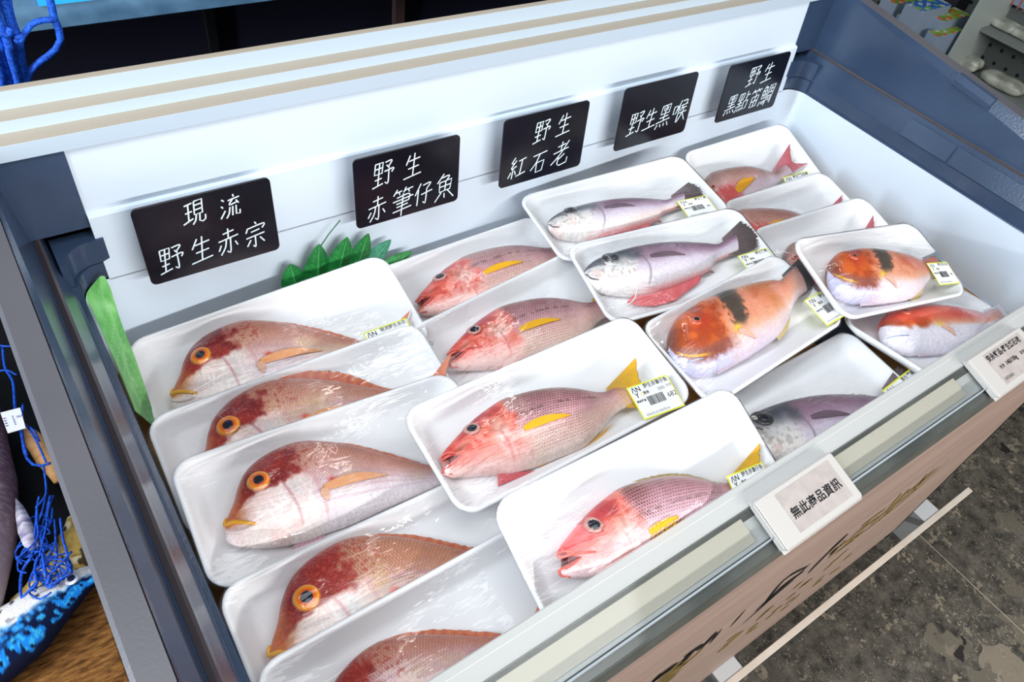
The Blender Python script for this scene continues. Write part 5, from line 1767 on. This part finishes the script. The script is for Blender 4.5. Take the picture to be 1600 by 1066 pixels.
lf = empty('fake_leaf', loc=(0.34, 0.735, 0.74))
tag(lf, 'dark green fake monstera leaf standing against the back wall behind the left trays', 'leaf')
LO = Vector((0.34, 0.735, 0.74))
lobes = [((0.262, .727, .758), (0.259, .741, .807), .0180, 0), ((0.290, .728, .757), (0.3015, .742, .826), .0185, 1), ((0.318, .728, .757), (0.3425, .742, .824), .0185, 2),
         ((0.345, .728, .757), (0.3745, .742, .819), .0165, 3), ((0.366, .730, .762), (0.4090, .740, .797), .0140, 4), ((0.385, .729, .745), (0.4420, .735, .766), .0135, 5)]
for a, b, w_, k in lobes:
    dark = ((14, 92, 40), (30, 128, 58), (96, 186, 104)) if k != 4 else ((36, 112, 84), (66, 146, 116), (120, 190, 150))
    V, F_, P = leaflet('lobe', a, b, w_, lf, dark[0], dark[1], dark[2], .1, 60 + k)
    meshobj('lobe', [v - LO for v in V], F_, M['leaf'], lf, True, lin_np(np.array(P)))
bm = bmesh.new()
bm_tube(bm, [Vector(p) - LO for p in ((0.235, .727, .748), (0.30, .729, .748), (0.37, .729, .747), (0.41, .730, .742))], .0022, 8)
bm_tube(bm, [Vector(p) - LO for p in ((0.302, .7415, .818), (0.318, .745, .834), (0.3355, .746, .851))], .0009, 6)
from_bm('stem', bm, material('leaf_stem', (40, 96, 62), .5), lf, True)

# pale broad leaf between the left wall and the trays
side = empty('broad_leaf', loc=(0.03, 0.62, 0.78))
tag(side, 'pale green broad leaf tucked upright along the left wall beside the trays', 'leaf')
SO = Vector((0.03, 0.62, 0.78))
redge = [at_y(x, y, yy) for x, y, yy in ((163, 432, .750), (172, 452, .738), (182, 484, .722), (193, 516, .704), (207, 550, .684), (221, 590, .660), (234, 630, .636), (246, 672, .608))]
R_ = smooth_line([tuple(p) for p in redge], 60)
L_ = smooth_line([(.0200 if k_ else tuple(redge[0])[0] - .007, y, z) for k_, (y, z) in enumerate( ((.7505, .862), (.745, .848), (.728, .840), (.708, .836), (.686, .832), (.662, .826), (.636, .818), (.606, .79)))], 60)
V, P, F_ = [], [], []
N = Noise(77)
nw = 14
for sd in (0, 1):
    for i in range(60):
        t = i / 59
        for j in range(nw + 1):
            u = j / nw * 2 - 1
            q_ = L_[i] + (R_[i] - L_[i]) * (j / nw)
            V.append((q_[0] + .003 * math.sin(math.pi * j / nw) * math.sin(6 * t) + .0006 * sd, q_[1], q_[2] + .002 * math.sin(math.pi * j / nw)))
            vv = abs(((t * 22 + abs(u - .1) * 1.8) % 1) - .5)
            f = max(0, 1 - abs(u - .1) * 9, (vv - .40) / .1 if vv > .4 else 0)
            c = np.array((84, 150, 84.)) + np.array((40, 34, 36.)) * float(N(t * 14, u * 3 + 5)) + np.array((10, 24, 0.)) * (1 - t)
            P.append(c + (np.array((176, 212, 168.)) - c) * min(1, f) * .5)
o_ = 60 * (nw + 1)
for i in range(59):
    for j in range(nw):
        a = i * (nw + 1) + j
        qd = (a, a + 1, a + nw + 2, a + nw + 1)
        F_ += [qd, tuple(k + o_ for k in reversed(qd))]
V = [(max(v[0], XL + .0012), v[1], v[2]) for v in V]
meshobj('blade', [Vector(v) - SO for v in V], F_, M['leaf'], side, True, lin_np(np.array(P)))

# ------------------------------------------------------------------ behind the freezer
rack = empty('display_rack', loc=(0.5, 1.2, 0.0))
tag(rack, 'black display rack behind the freezer with a slate blue shelf edge', 'rack')


def rpart(name, lo, hi, mat, bevel=0.0):
    o = box(name, lo, hi, mat, None, bevel)
    o.data.transform(Matrix.Translation(-Vector((0.5, 1.2, 0.0))))
    o.parent = rack
    return o


M['navy_black'] = material('navy_black', (20, 20, 34), .55, .3)
M['teal_edge'] = noise_variation(material('slate_blue_edge', (84, 122, 152), .5, .35), (76, 112, 142), (96, 134, 164), 30, 4)
rpart('back_panel', (-0.9, 1.20, 0.05), (1.60, 1.225, 0.965), M['navy_black'])
zl = at_y(50, 50, 1.13).z
rpart('shelf_edge', (-0.9, 1.13, zl), (1.60, 1.16, zl + 0.16), M['teal_edge'], .001)
p = at_y(628, 12, 1.185)
rpart('divider', (p.x - .012, 1.185, .4), (p.x + .006, 1.1995, .963), material('brown_edge', (74, 56, 56), .6, .3))
p = at_y(335, 60, 1.185)
rpart('divider', (p.x - .008, 1.186, .4), (p.x + .006, 1.1995, .963), M['black'])
rpart('deck', (-0.9, 1.10, .60), (1.60, 1.1995, .62), M['navy_black'])
rpart('foot', (-0.88, 1.16, 0.0), (1.58, 1.22, .052), M['black'])
a, b = at_y(60, 9, 1.1285), at_y(145, 0, 1.1285)
pc = box('cyan_card', (a.x, 1.1262, a.z), (b.x + .01, 1.1292, a.z + .075), material('cyan_card', (46, 168, 240), .4, .4))
tag(pc, 'bright cyan card on the slate blue shelf edge in the top left corner', 'card')

# ------------------------------------------------------------------ blue rope net hanging at the top left
M['rope'] = noise_variation(material('blue_rope', (14, 66, 176), .6, .3), (8, 46, 140), (26, 96, 214), 300, 2, .3, .7, .5, 500)
rope = bmesh.new()


def rope_line(px, yy, r, wob=0):
    pts = [at_y(x, y, yy + (random.uniform(-wob, wob) if wob else 0)) for x, y in px]
    P = smooth_line([tuple(p) for p in pts], 30)
    bm_tube(rope, [tuple(p) for p in P], r, 8)


RY = 0.985
rope_line([(62, -420), (66, -200), (74, -30), (80, 5), (85, 30), (92, 46), (95, 60), (90, 74), (78, 86), (62, 97), (50, 108), (43, 122), (42, 140)], RY, .0042)
rope_line([(84, 31), (66, 32), (50, 38), (40, 50), (31, 61)], RY - .004, .0036)
rope_line([(-26, -420), (-14, -200), (2, -30), (8, 10), (18, 40), (26, 56), (29, 64), (31, 80), (34, 100), (38, 124), (38, 140)], RY, .0050)
rope_line([(-16, -420), (-6, -200), (9, -30), (13, 10), (21, 40), (28, 58), (30, 66)], RY + .006, .0044)
rope_line([(-44, -400), (-26, -180), (-8, 0), (-2, 30), (6, 50), (12, 64), (16, 86), (22, 106), (28, 126), (30, 145)], RY - .005, .0046)
rope_line([(-60, -360), (-34, -120), (-10, 40), (0, 70), (6, 92), (12, 112), (16, 140)], RY, .0048)
rope_line([(-6, 50), (8, 54), (14, 52), (17, 44)], RY - .008, .0040)
rope_line([(-12, 75), (-3, 100), (2, 120), (4, 145)], RY - .004, .0048)
rope_line([(24, 60), (32, 57), (34, 62), (28, 64), (24, 60)], RY - .007, .0034)
ro = from_bm('rope_net', rope, M['rope'], None, True)
tag(ro, 'bundle of bright blue rope net hanging in the top left corner behind the freezer', 'rope')

# ------------------------------------------------------------------ left: crate with mat, plush fish and net
M['coir'] = noise_variation(material('coir_mat', (112, 74, 38), .95, .1), (66, 38, 18), (150, 102, 54), 60, 6, .3, .7, .9, 160, (1.0, 4.5, 1))
for n in M['coir'].node_tree.nodes:
    if n.type == 'MAPPING':
        n.inputs['Rotation'].default_value = (0, 0, 0.75)
plinth = box('plinth', (-0.62, 0.15, 0.0), (-0.082, 1.12, 0.58), M['black'])
tag(plinth, 'black display plinth standing left of the freezer under the plush fish', 'plinth')
mat_ = box('coir_mat', (-0.60, 0.16, 0.5805), (-0.083, 0.56, 0.595), M['coir'], None, .004)
tag(mat_, 'brown coarse fibre mat left of the freezer in the bottom left corner', 'mat')


def plush(name, spine, radii, flat, colf, parent, seed, n=72, m=170):
    P = smooth_line(spine, m)
    rr = np.interp(np.linspace(0, 1, m), np.linspace(0, 1, len(radii)), radii)
    V, C = [], []
    for i in range(m):
        d = P[min(i + 1, m - 1)] - P[max(i - 1, 0)]
        d /= np.linalg.norm(d)
        s = np.cross(d, (0, 0, 1.0))
        s /= np.linalg.norm(s)
        u = np.cross(s, d)
        for k in range(n):
            a = 2 * math.pi * k / n
            V.append(P[i] + s * rr[i] * math.cos(a) + u * rr[i] * flat * math.sin(a))
            C.append((i / (m - 1), a))
    C = np.array(C)
    pg = lin_np(colf(C[:, 0], C[:, 1], np.array(V)))
    idx = np.arange(m * n).reshape(m, n)
    F_ = [(idx[i, k], idx[i, (k + 1) % n], idx[i + 1, (k + 1) % n], idx[i + 1, k]) for i in range(m - 1) for k in range(n)]
    F_ += [tuple(reversed(idx[0])), tuple(idx[-1])]
    return meshobj(name, V, F_, M['plush'], parent, True, pg)


M['plush'] = attr_material('plush_cloth', .85, .15, 0, .35, 700)


def mackerel(t, a, V):
    N = Noise(12)
    n1, n2 = N(V[:, 0] * 160, V[:, 1] * 160), N(V[:, 0] * 420 + 9, V[:, 1] * 420)
    v = np.sin(a) * .5 - np.cos(a) * .75          # + towards the far, pale side
    c = np.zeros((len(t), 3)) + np.array([236., 230, 224])

    def mx(c, d, f):
        return c + (np.array(d, float) - c) * np.clip(f, 0, 1)[:, None]
    w = v + .30 * (n1 - .5)
    w = w - .28
    c = mx(c, (24, 128, 214), ss(.30, .02, w))
    c = mx(c, (60, 176, 224), ss(.55, .8, n2) * ss(.2, -.1, w))
    c = mx(c, (10, 22, 60), ss(.10, .0, np.abs(w + .06)) * ss(.35, .55, t))
    c = mx(c, (8, 20, 56), ss(.52, .60, N(V[:, 0] * 240 + 40, V[:, 1] * 240 + 8)) * ss(.25, -.05, w))
    c = mx(c, (14, 20, 44), ss(-.62, -.74, w))
    c = mx(c, (214, 214, 208), ss(-.86, -.98, v))
    c = mx(c, (30, 30, 56), ss(.66, .74, n1) * ss(.2, .6, w) * .8)
    c = mx(c, (236, 232, 230), ss(.80, .90, t) * ss(.0, .25, w))
    return c


pm = empty('plush_mackerel', loc=(-0.15, 0.45, 0.62))
tag(pm, 'blue and white printed mackerel plush lying on the brown mat at the bottom left', 'plush fish')
zt = .622


def atz(x, y, z=zt):
    p = at_z(x, y, z)
    return np.array((p.x, p.y, z))


sp = [atz(-170, 1120), atz(-60, 1050), atz(20, 995), atz(75, 948), atz(122, 912), atz(150, 896)]
o = plush('body', sp, [.018, .036, .041, .037, .026, .012], .62, mackerel, None, 3)
o.data.transform(Matrix.Translation(-Vector(pm.location)))
o.parent = pm
pe = atz(112, 905, .6365)
for nm, r_, z_, c_ in (('eye', .0072, 0, (236, 232, 236)), ('pupil', .0042, .0022, (24, 40, 90))):
    bm = bmesh.new()
    bmesh.ops.create_uvsphere(bm, u_segments=20, v_segments=10, radius=r_, matrix=Matrix.Translation(Vector(pe) - Vector(pm.location) + Vector((0, 0, z_))) @ Matrix.Diagonal((1, 1, .4, 1)))
    from_bm(nm, bm, material('plush_' + nm, c_, .7), pm, True)


def greyplush(t, a, V):
    N = Noise(31)
    n = N(V[:, 0] * 500, V[:, 1] * 500)
    v = -np.cos(a) * .8 + np.sin(a) * .1
    c = np.zeros((len(t), 3)) + np.array([200., 186, 184])
    f = ss(.45, .85, v + .3 * (n - .5)) * ss(1.05, .5, t)
    c = c + (np.array([96, 72, 84.]) - c) * f[:, None]
    return c * (.93 + .14 * n)[:, None]


pg_ = empty('plush_tuna', loc=(-0.2, 0.68, 0.64))
tag(pg_, 'large grey plush fish at the left edge with a white care tag', 'plush fish')
sp = [(-.178, .93, .63), (-.180, .86, .637), (-.195, .76, .640), (-.206, .67, .640), (-.222, .59, .636), (-.236, .53, .630), (-.25, .49, .62)]
o = plush('body', sp, [.02, .062, .072, .078, .074, .06, .03], .60, greyplush, None, 5)
o.data.transform(Matrix.Translation(-Vector(pg_.location)))
o.parent = pg_
V, P, F_ = [], [], []
edge = [at_z(x, y, .652) for x, y in ((24, 778), (36, 790), (48, 812), (58, 838), (60, 852), (48, 860), (36, 852), (28, 834), (24, 806))]
bm = bmesh.new()
c0 = sum((Vector(p) for p in edge), Vector()) / len(edge) - Vector(pg_.location)
for dz in (0, -.006):
    pass
ringa = [bm.verts.new(Vector(p) - Vector(pg_.location)) for p in edge]
ringb = [bm.verts.new(Vector(p) - Vector(pg_.location) - Vector((0, 0, .012))) for p in edge]
ca = bm.verts.new(c0 + Vector((0, 0, .007)))
for i in range(len(edge)):
    j = (i + 1) % len(edge)
    bm.faces.new((ringa[i], ringa[j], ca))
    bm.faces.new((ringa[i], ringb[i], ringb[j], ringa[j]))
bm.faces.new(list(reversed(ringb)))
o = from_bm('fin', bm, noise_variation(material('fin_cloth', (176, 166, 184), .85, .1), (120, 112, 140), (214, 206, 214), 40, 4, .35, .65, .2, 200, (1, 3, 1)), pg_, True)
tq = [at_z(x, y, .662) for x, y in ((0.5, 645), (31.5, 637), (40, 669), (12, 677))]
bm = bmesh.new()
ta = [bm.verts.new(p - Vector(pg_.location)) for p in tq]
tb_ = [bm.verts.new(p - Vector(pg_.location) - Vector((0, 0, .0008))) for p in tq]
bm.faces.new(ta)
bm.faces.new(list(reversed(tb_)))
for i in range(4):
    bm.faces.new((ta[i], tb_[i], tb_[(i + 1) % 4], ta[(i + 1) % 4]))
care = from_bm('care_tag', bm, material('care_tag_cloth', (226, 224, 228), .7), pg_)
ex, ey_ = (tq[1] - tq[0]), (tq[0] - tq[3])
m4 = Matrix.Identity(4)
ux, uy = ex.normalized(), ey_.normalized()
for k in range(3):
    m4[k][0], m4[k][1] = ux[k], uy[k]
cc = sum(tq, Vector()) / 4 - Vector(pg_.location) + Vector((0, 0, .0006))
TI = material('blue_ink', (50, 60, 130), .6)
mm = m4.copy()
mm.translation = cc + ux * .004 + uy * .0035
ms = [text_mesh('t', 'SEA', .0050, TI, care, mm, 'LEFT')]
join_meshes('lettering', ms, TI, care)
bm = bmesh.new()                                       # unreadable small print: short dashes in two columns
for cx_, n_, w_ in ((-.0085, 4, .0026), (.0005, 6, .0014)):
    for i in range(n_):
        p_ = cc + ux * cx_ + uy * (.0065 - .0040 * i * (4 / n_) * 1.1)
        for k_ in range(3):
            a_ = p_ + uy * (.0006 * (k_ - 1))
            bm.faces.new([bm.verts.new(a_ + ux * sx_ * w_ * .5 + uy * sy_ * .00022) for sx_, sy_ in ((-1, -1), (1, -1), (1, 1), (-1, 1))])
from_bm('small_print', bm, TI, care)

# yellow plush fish half hidden by the net
def yellowplush(t, a, V):
    N = Noise(51)
    n = N(V[:, 0] * 120, V[:, 1] * 120)
    c = np.zeros((len(t), 3)) + np.array([196., 160, 84])
    c = c + (np.array([246, 228, 186.]) - c) * ss(.4, .65, n)[:, None]
    c = c + (np.array([66, 52, 30.]) - c) * (ss(.66, .8, N(V[:, 0] * 200 + 30, V[:, 1] * 90)) * .9)[:, None]
    return c


py_ = empty('plush_yellow_fish', loc=(-0.11, 0.57, 0.62))
tag(py_, 'yellow and cream plush fish half hidden under blue net between freezer and grey plush', 'plush fish')
o = plush('body', [(-.165, .545, .612), (-.135, .548, .616), (-.105, .568, .618), (-.088, .60, .616), (-.083, .63, .612)], [.012, .024, .028, .020, .008], .6, yellowplush, None, 8)
o.data.transform(Matrix.Translation(-Vector(py_.location)))
o.parent = py_
po = empty('plush_orange_fish', loc=(-0.1, 0.73, 0.62))
tag(po, 'small orange plush fish just visible below the white care tag', 'plush fish')
o = plush('body', [(-.105, .80, .612), (-.096, .76, .616), (-.090, .72, .616), (-.088, .69, .612)], [.004, .012, .012, .004], .8,
          lambda t, a, V: np.zeros((len(t), 3)) + np.array([206., 150, 96]) + 30 * Noise(5)(V[:, 0] * 200, V[:, 1] * 200)[:, None], None, 8)
o.data.transform(Matrix.Translation(-Vector(po.location)))
o.parent = po

# blue fishing net strands
net = bmesh.new()
rn = random.Random(23)


def strand(px, z, r=.0013):
    P = smooth_line([tuple(at_z(x, y, z + rn.uniform(-.004, .004))) for x, y in px], 22)
    bm_tube(net, [tuple(p) for p in P], r, 6)


ZN = .652
strand([(0, 540), (14, 541), (26, 536)], ZN)
strand([(-4, 580), (12, 579), (26, 586)], ZN)
strand([(4, 540), (8, 575), (20, 596), (24, 640), (34, 680), (38, 706), (48, 724), (66, 728), (78, 724)], ZN, .0018)
strand([(36, 632), (34, 660), (36, 690), (42, 712)], ZN, .0016)
strand([(44, 668), (54, 684), (62, 700), (72, 722)], ZN)
strand([(38, 664), (52, 672), (62, 690)], ZN)
strand([(68, 728), (72, 760), (70, 776), (56, 794)], ZN)
for k in range(16):                                     # loose loops of the tangle
    cx, cy = rn.uniform(40, 92), rn.uniform(815, 925)
    rx, ry, a0 = rn.uniform(10, 34), rn.uniform(8, 26), rn.uniform(0, 6.3)
    pts = []
    for i in range(rn.randint(7, 12)):
        a = a0 + i * .75
        k_ = 1 - .05 * i
        pts.append((min(cx + rx * k_ * math.cos(a) - .35 * ry * math.sin(a) + 2 * i * rn.uniform(-.6, 1), 112), cy + ry * k_ * math.sin(a) - 1.6 * i * rn.uniform(-.6, 1)))
    strand(pts, ZN - .003, .0011)
for k in range(8):
    x0, y0 = rn.uniform(58, 86), rn.uniform(772, 812)
    strand([(x0, y0), (x0 - rn.uniform(-4, 10), y0 + rn.uniform(18, 30)), (x0 - rn.uniform(0, 22), y0 + rn.uniform(40, 60)), (x0 - rn.uniform(8, 34), y0 + rn.uniform(70, 100))], ZN, .0012)
strand([(66, 864), (70, 890), (74, 915), (78, 900), (96, 880), (112, 862)], ZN, .0015)
strand([(94, 810), (98, 840), (104, 862), (108, 890)], ZN, .0014)
strand([(60, 868), (54, 890), (58, 912), (44, 924), (34, 934), (32, 912), (36, 890), (52, 866)], ZN, .0016)
nn = from_bm('fishing_net', net, M['rope'], None, True)
tag(nn, 'tangled thin blue fishing net between the plush fish and the freezer side', 'net')

# ------------------------------------------------------------------ shelf of goods beyond the right end
M['perf'] = material('perforated_panel', (86, 92, 90), .5, .3)
pn = M['perf'].node_tree
tc_ = pn.nodes.new('ShaderNodeTexCoord')
sx_ = pn.nodes.new('ShaderNodeSeparateXYZ')
pn.links.new(tc_.outputs['Object'], sx_.inputs[0])


def mnode(op, a, b=None):
    n = pn.nodes.new('ShaderNodeMath')
    n.operation = op
    for i, v in enumerate((a, b)):
        if v is None:
            continue
        if isinstance(v, (int, float)):
            n.inputs[i].default_value = v
        else:
            pn.links.new(v, n.inputs[i])
    return n.outputs[0]


fy_ = mnode('SUBTRACT', mnode('FRACT', mnode('MULTIPLY', sx_.outputs[1], 22.0)), .5)
fz_ = mnode('SUBTRACT', mnode('FRACT', mnode('MULTIPLY', sx_.outputs[2], 22.0)), .5)
dd = mnode('ADD', mnode('MULTIPLY', fy_, fy_), mnode('MULTIPLY', fz_, fz_))
hole = mnode('LESS_THAN', dd, .020)
mxn = pn.nodes.new('ShaderNodeMix')
mxn.data_type = 'RGBA'
mxn.inputs[6].default_value = (*lin((92, 98, 95)), 1)
mxn.inputs[7].default_value = (*lin((28, 30, 30)), 1)
pn.links.new(hole, mxn.inputs[0])
pn.links.new(mxn.outputs[2], pn.nodes['Principled BSDF'].inputs['Base Color'])

SX = 2.95
sh = empty('goods_shelf', loc=(SX, 1.1, 0.0))
tag(sh, 'grey shelf with perforated back panels beyond the right end of the freezer', 'shelf')


def spart(name, lo, hi, mat, bevel=0.0):
    o = box(name, lo, hi, mat, None, bevel)
    o.data.transform(Matrix.Translation(-Vector((SX, 1.1, 0.0))))
    o.parent = sh
    return o


M['shelf_grey'] = material('shelf_grey', (112, 118, 114), .5, .3)
spart('back_panel', (SX, -.2, .05), (SX + .02, 2.2, 1.3), M['perf'])
yd = at_x(1490, 95, SX - .2).y
e1, e2 = at_x(1511, 36, SX - .14), at_x(1600, 72, SX - .14)
z_up = (e1.z + e2.z) / 2
z_lo = at_x(1545, 116, SX - .05).z
spart('deck', (SX - .14, -.2, z_up - .012), (SX, yd, z_up), M['shelf_grey'])
spart('deck', (SX - .15, -.2, z_lo - .02), (SX, yd, z_lo), M['shelf_grey'])
spart('deck', (SX - .42, yd + .012, z_lo - .02), (SX, 2.2, z_lo), M['shelf_grey'])
spart('upright', (SX - .24, yd, .0), (SX - .001, yd + .012, 1.25), material('upright_grey', (150, 158, 154), .4, .4))
spart('base', (SX - .42, -.2, 0.0), (SX + .02, 2.2, .05), M['shelf_grey'])


def label_tex(name, cols, scale):
    m = material(name, cols[0], .45, .4)
    nt = m.node_tree
    tc = nt.nodes.new('ShaderNodeTexCoord')
    v = nt.nodes.new('ShaderNodeTexVoronoi')
    v.inputs['Scale'].default_value = scale * 2.2
    nt.links.new(tc.outputs['Object'], v.inputs['Vector'])
    sp_ = nt.nodes.new('ShaderNodeSeparateColor')
    nt.links.new(v.outputs['Color'], sp_.inputs[0])
    r = nt.nodes.new('ShaderNodeValToRGB')
    r.color_ramp.interpolation = 'CONSTANT'
    els = r.color_ramp.elements
    els[0].position, els[0].color = 0, (*lin(cols[0]), 1)
    els[1].position, els[1].color = .45, (*lin(cols[1]), 1)
    for k, c in enumerate(cols[2:]):
        e = els.new(.62 + .16 * k)
        e.color = (*lin(c), 1)
    nt.links.new(sp_.outputs[0], r.inputs['Fac'])
    nt.links.new(r.outputs['Color'], nt.nodes['Principled BSDF'].inputs['Base Color'])
    return m


M['carton_g'] = label_tex('green_carton', ((120, 156, 52), (92, 132, 40), (180, 178, 168), (180, 84, 44)), 30)
M['carton_b'] = label_tex('blue_carton', ((30, 84, 156), (46, 104, 170), (170, 178, 184), (110, 150, 60)), 30)
M['carton_w'] = material('carton_side', (122, 136, 154), .5, .3)


def carton(px, py, zc, w_, d_, h_, topm, label, grp):
    p = at_z(px, py, zc)
    t = empty('carton', loc=(p.x, p.y, zc))
    tag(t, label, 'carton', grp)
    box('body', (-w_ / 2, -d_ / 2, -h_), (w_ / 2, d_ / 2, -.0008), M['carton_w'], t, .001)
    box('lid', (-w_ / 2, -d_ / 2, -.0008), (w_ / 2, d_ / 2, 0), topm, t)
    return t


zc = z_lo + .165
GR = 'cartons on the far right shelf'
carton(1484, 22, zc, .16, .062, .16, M['carton_g'], 'green-topped carton nearest the shelf upright at the far right', GR)
carton(1478, 48, zc - .03, .15, .040, .13, M['carton_g'], 'low green and white carton in front of the blue-topped carton', GR)
carton(1452, 6, zc + .03, .17, .066, .19, M['carton_b'], 'blue-topped carton in the middle of the carton row at the top right', GR)
carton(1432, 22, zc - .02, .15, .050, .14, M['carton_g'], 'green carton left of the blue-topped carton', GR)
carton(1412, -4, zc + .01, .16, .060, .17, M['carton_g'], 'green and white carton at the left end of the row, cut by the top edge', GR)
p = at_x(1505, 8, SX - .05)
t = empty('carton', loc=(SX - .06, p.y + .06, z_lo + .003))
tag(t, 'dark carton with white lettering behind the blue-topped carton at the top right', 'carton')
box('body', (-.04, -.06, 0), (.04, .10, .34), material('dark_carton', (40, 34, 44), .5), t, .001)
mm = Matrix(((0, 0, -1, -.0405), (-1, 0, 0, .02), (0, 1, 0, .27), (0, 0, 0, 1)))
join_meshes('lettering', [text_mesh('t', 'thao', .09, M['carton_w'], t, mm, 'CENTER', .001)], M['carton_w'], t)


def pack(px, py, z, xx, w_, d_, h_, label):
    p = at_x(px, py, xx)
    bm = bmesh.new()
    bmesh.ops.create_uvsphere(bm, u_segments=28, v_segments=16, radius=1)
    N = Noise(int(px))
    for v in bm.verts:
        c = v.co
        k = 1 + .12 * (float(N(c.x * 3 + 7, c.y * 3 + c.z * 2 + 9)) - .5)
        v.co = Vector((math.copysign(abs(c.x) ** .55, c.x) * w_ * k, math.copysign(abs(c.y) ** .55, c.y) * d_ * k, max(math.copysign(abs(c.z) ** .7, c.z), -.98) * h_ * k))
    o = from_bm('food_pack', bm, M['packmat'], None, True)
    o.location = (xx, p.y, z + h_)
    tag(o, label, 'pack', 'white packs on the far right shelf')


M['packmat'] = noise_variation(material('white_pack', (160, 162, 150), .3, .5), (112, 116, 106), (190, 192, 180), 22, 4, .3, .7, .3, 40)
pack(1522, 84, z_lo, SX - .10, .035, .045, .022, 'white pack on the lower right shelf, nearest the shelf upright')
pack(1572, 122, z_lo, SX - .10, .045, .075, .018, 'large pale pack on the lower right shelf beside the freezer rim')
pack(1565, 50, z_up, SX - .06, .035, .05, .014, 'white pack lying on the upper right shelf, nearer the upright')
pack(1596, 62, z_up, SX - .06, .035, .045, .014, 'white pack on the upper right shelf at the picture edge')
sg = box('shelf_card', (SX - .03, at_x(1600, 15, SX - .03).y - .12, at_x(1600, 15, SX - .03).z), (SX - .026, at_x(1575, 4, SX - .03).y + .06, at_x(1600, 15, SX - .03).z + .16), M['carton_w'])
tag(sg, 'white card with red print hung on the perforated panel in the top right corner', 'card')

mm = Matrix(((0, 0, -1, SX - .0305), (-1, 0, 0, at_x(1588, 5, SX - .03).y), (0, 1, 0, at_x(1592, 6, SX - .03).z), (0, 0, 0, 1)))
RI = material('red_print', (170, 70, 56), .6)
join_meshes('lettering', [text_mesh('t', '8117', .05, RI, sg, mm, 'CENTER')], RI, sg)
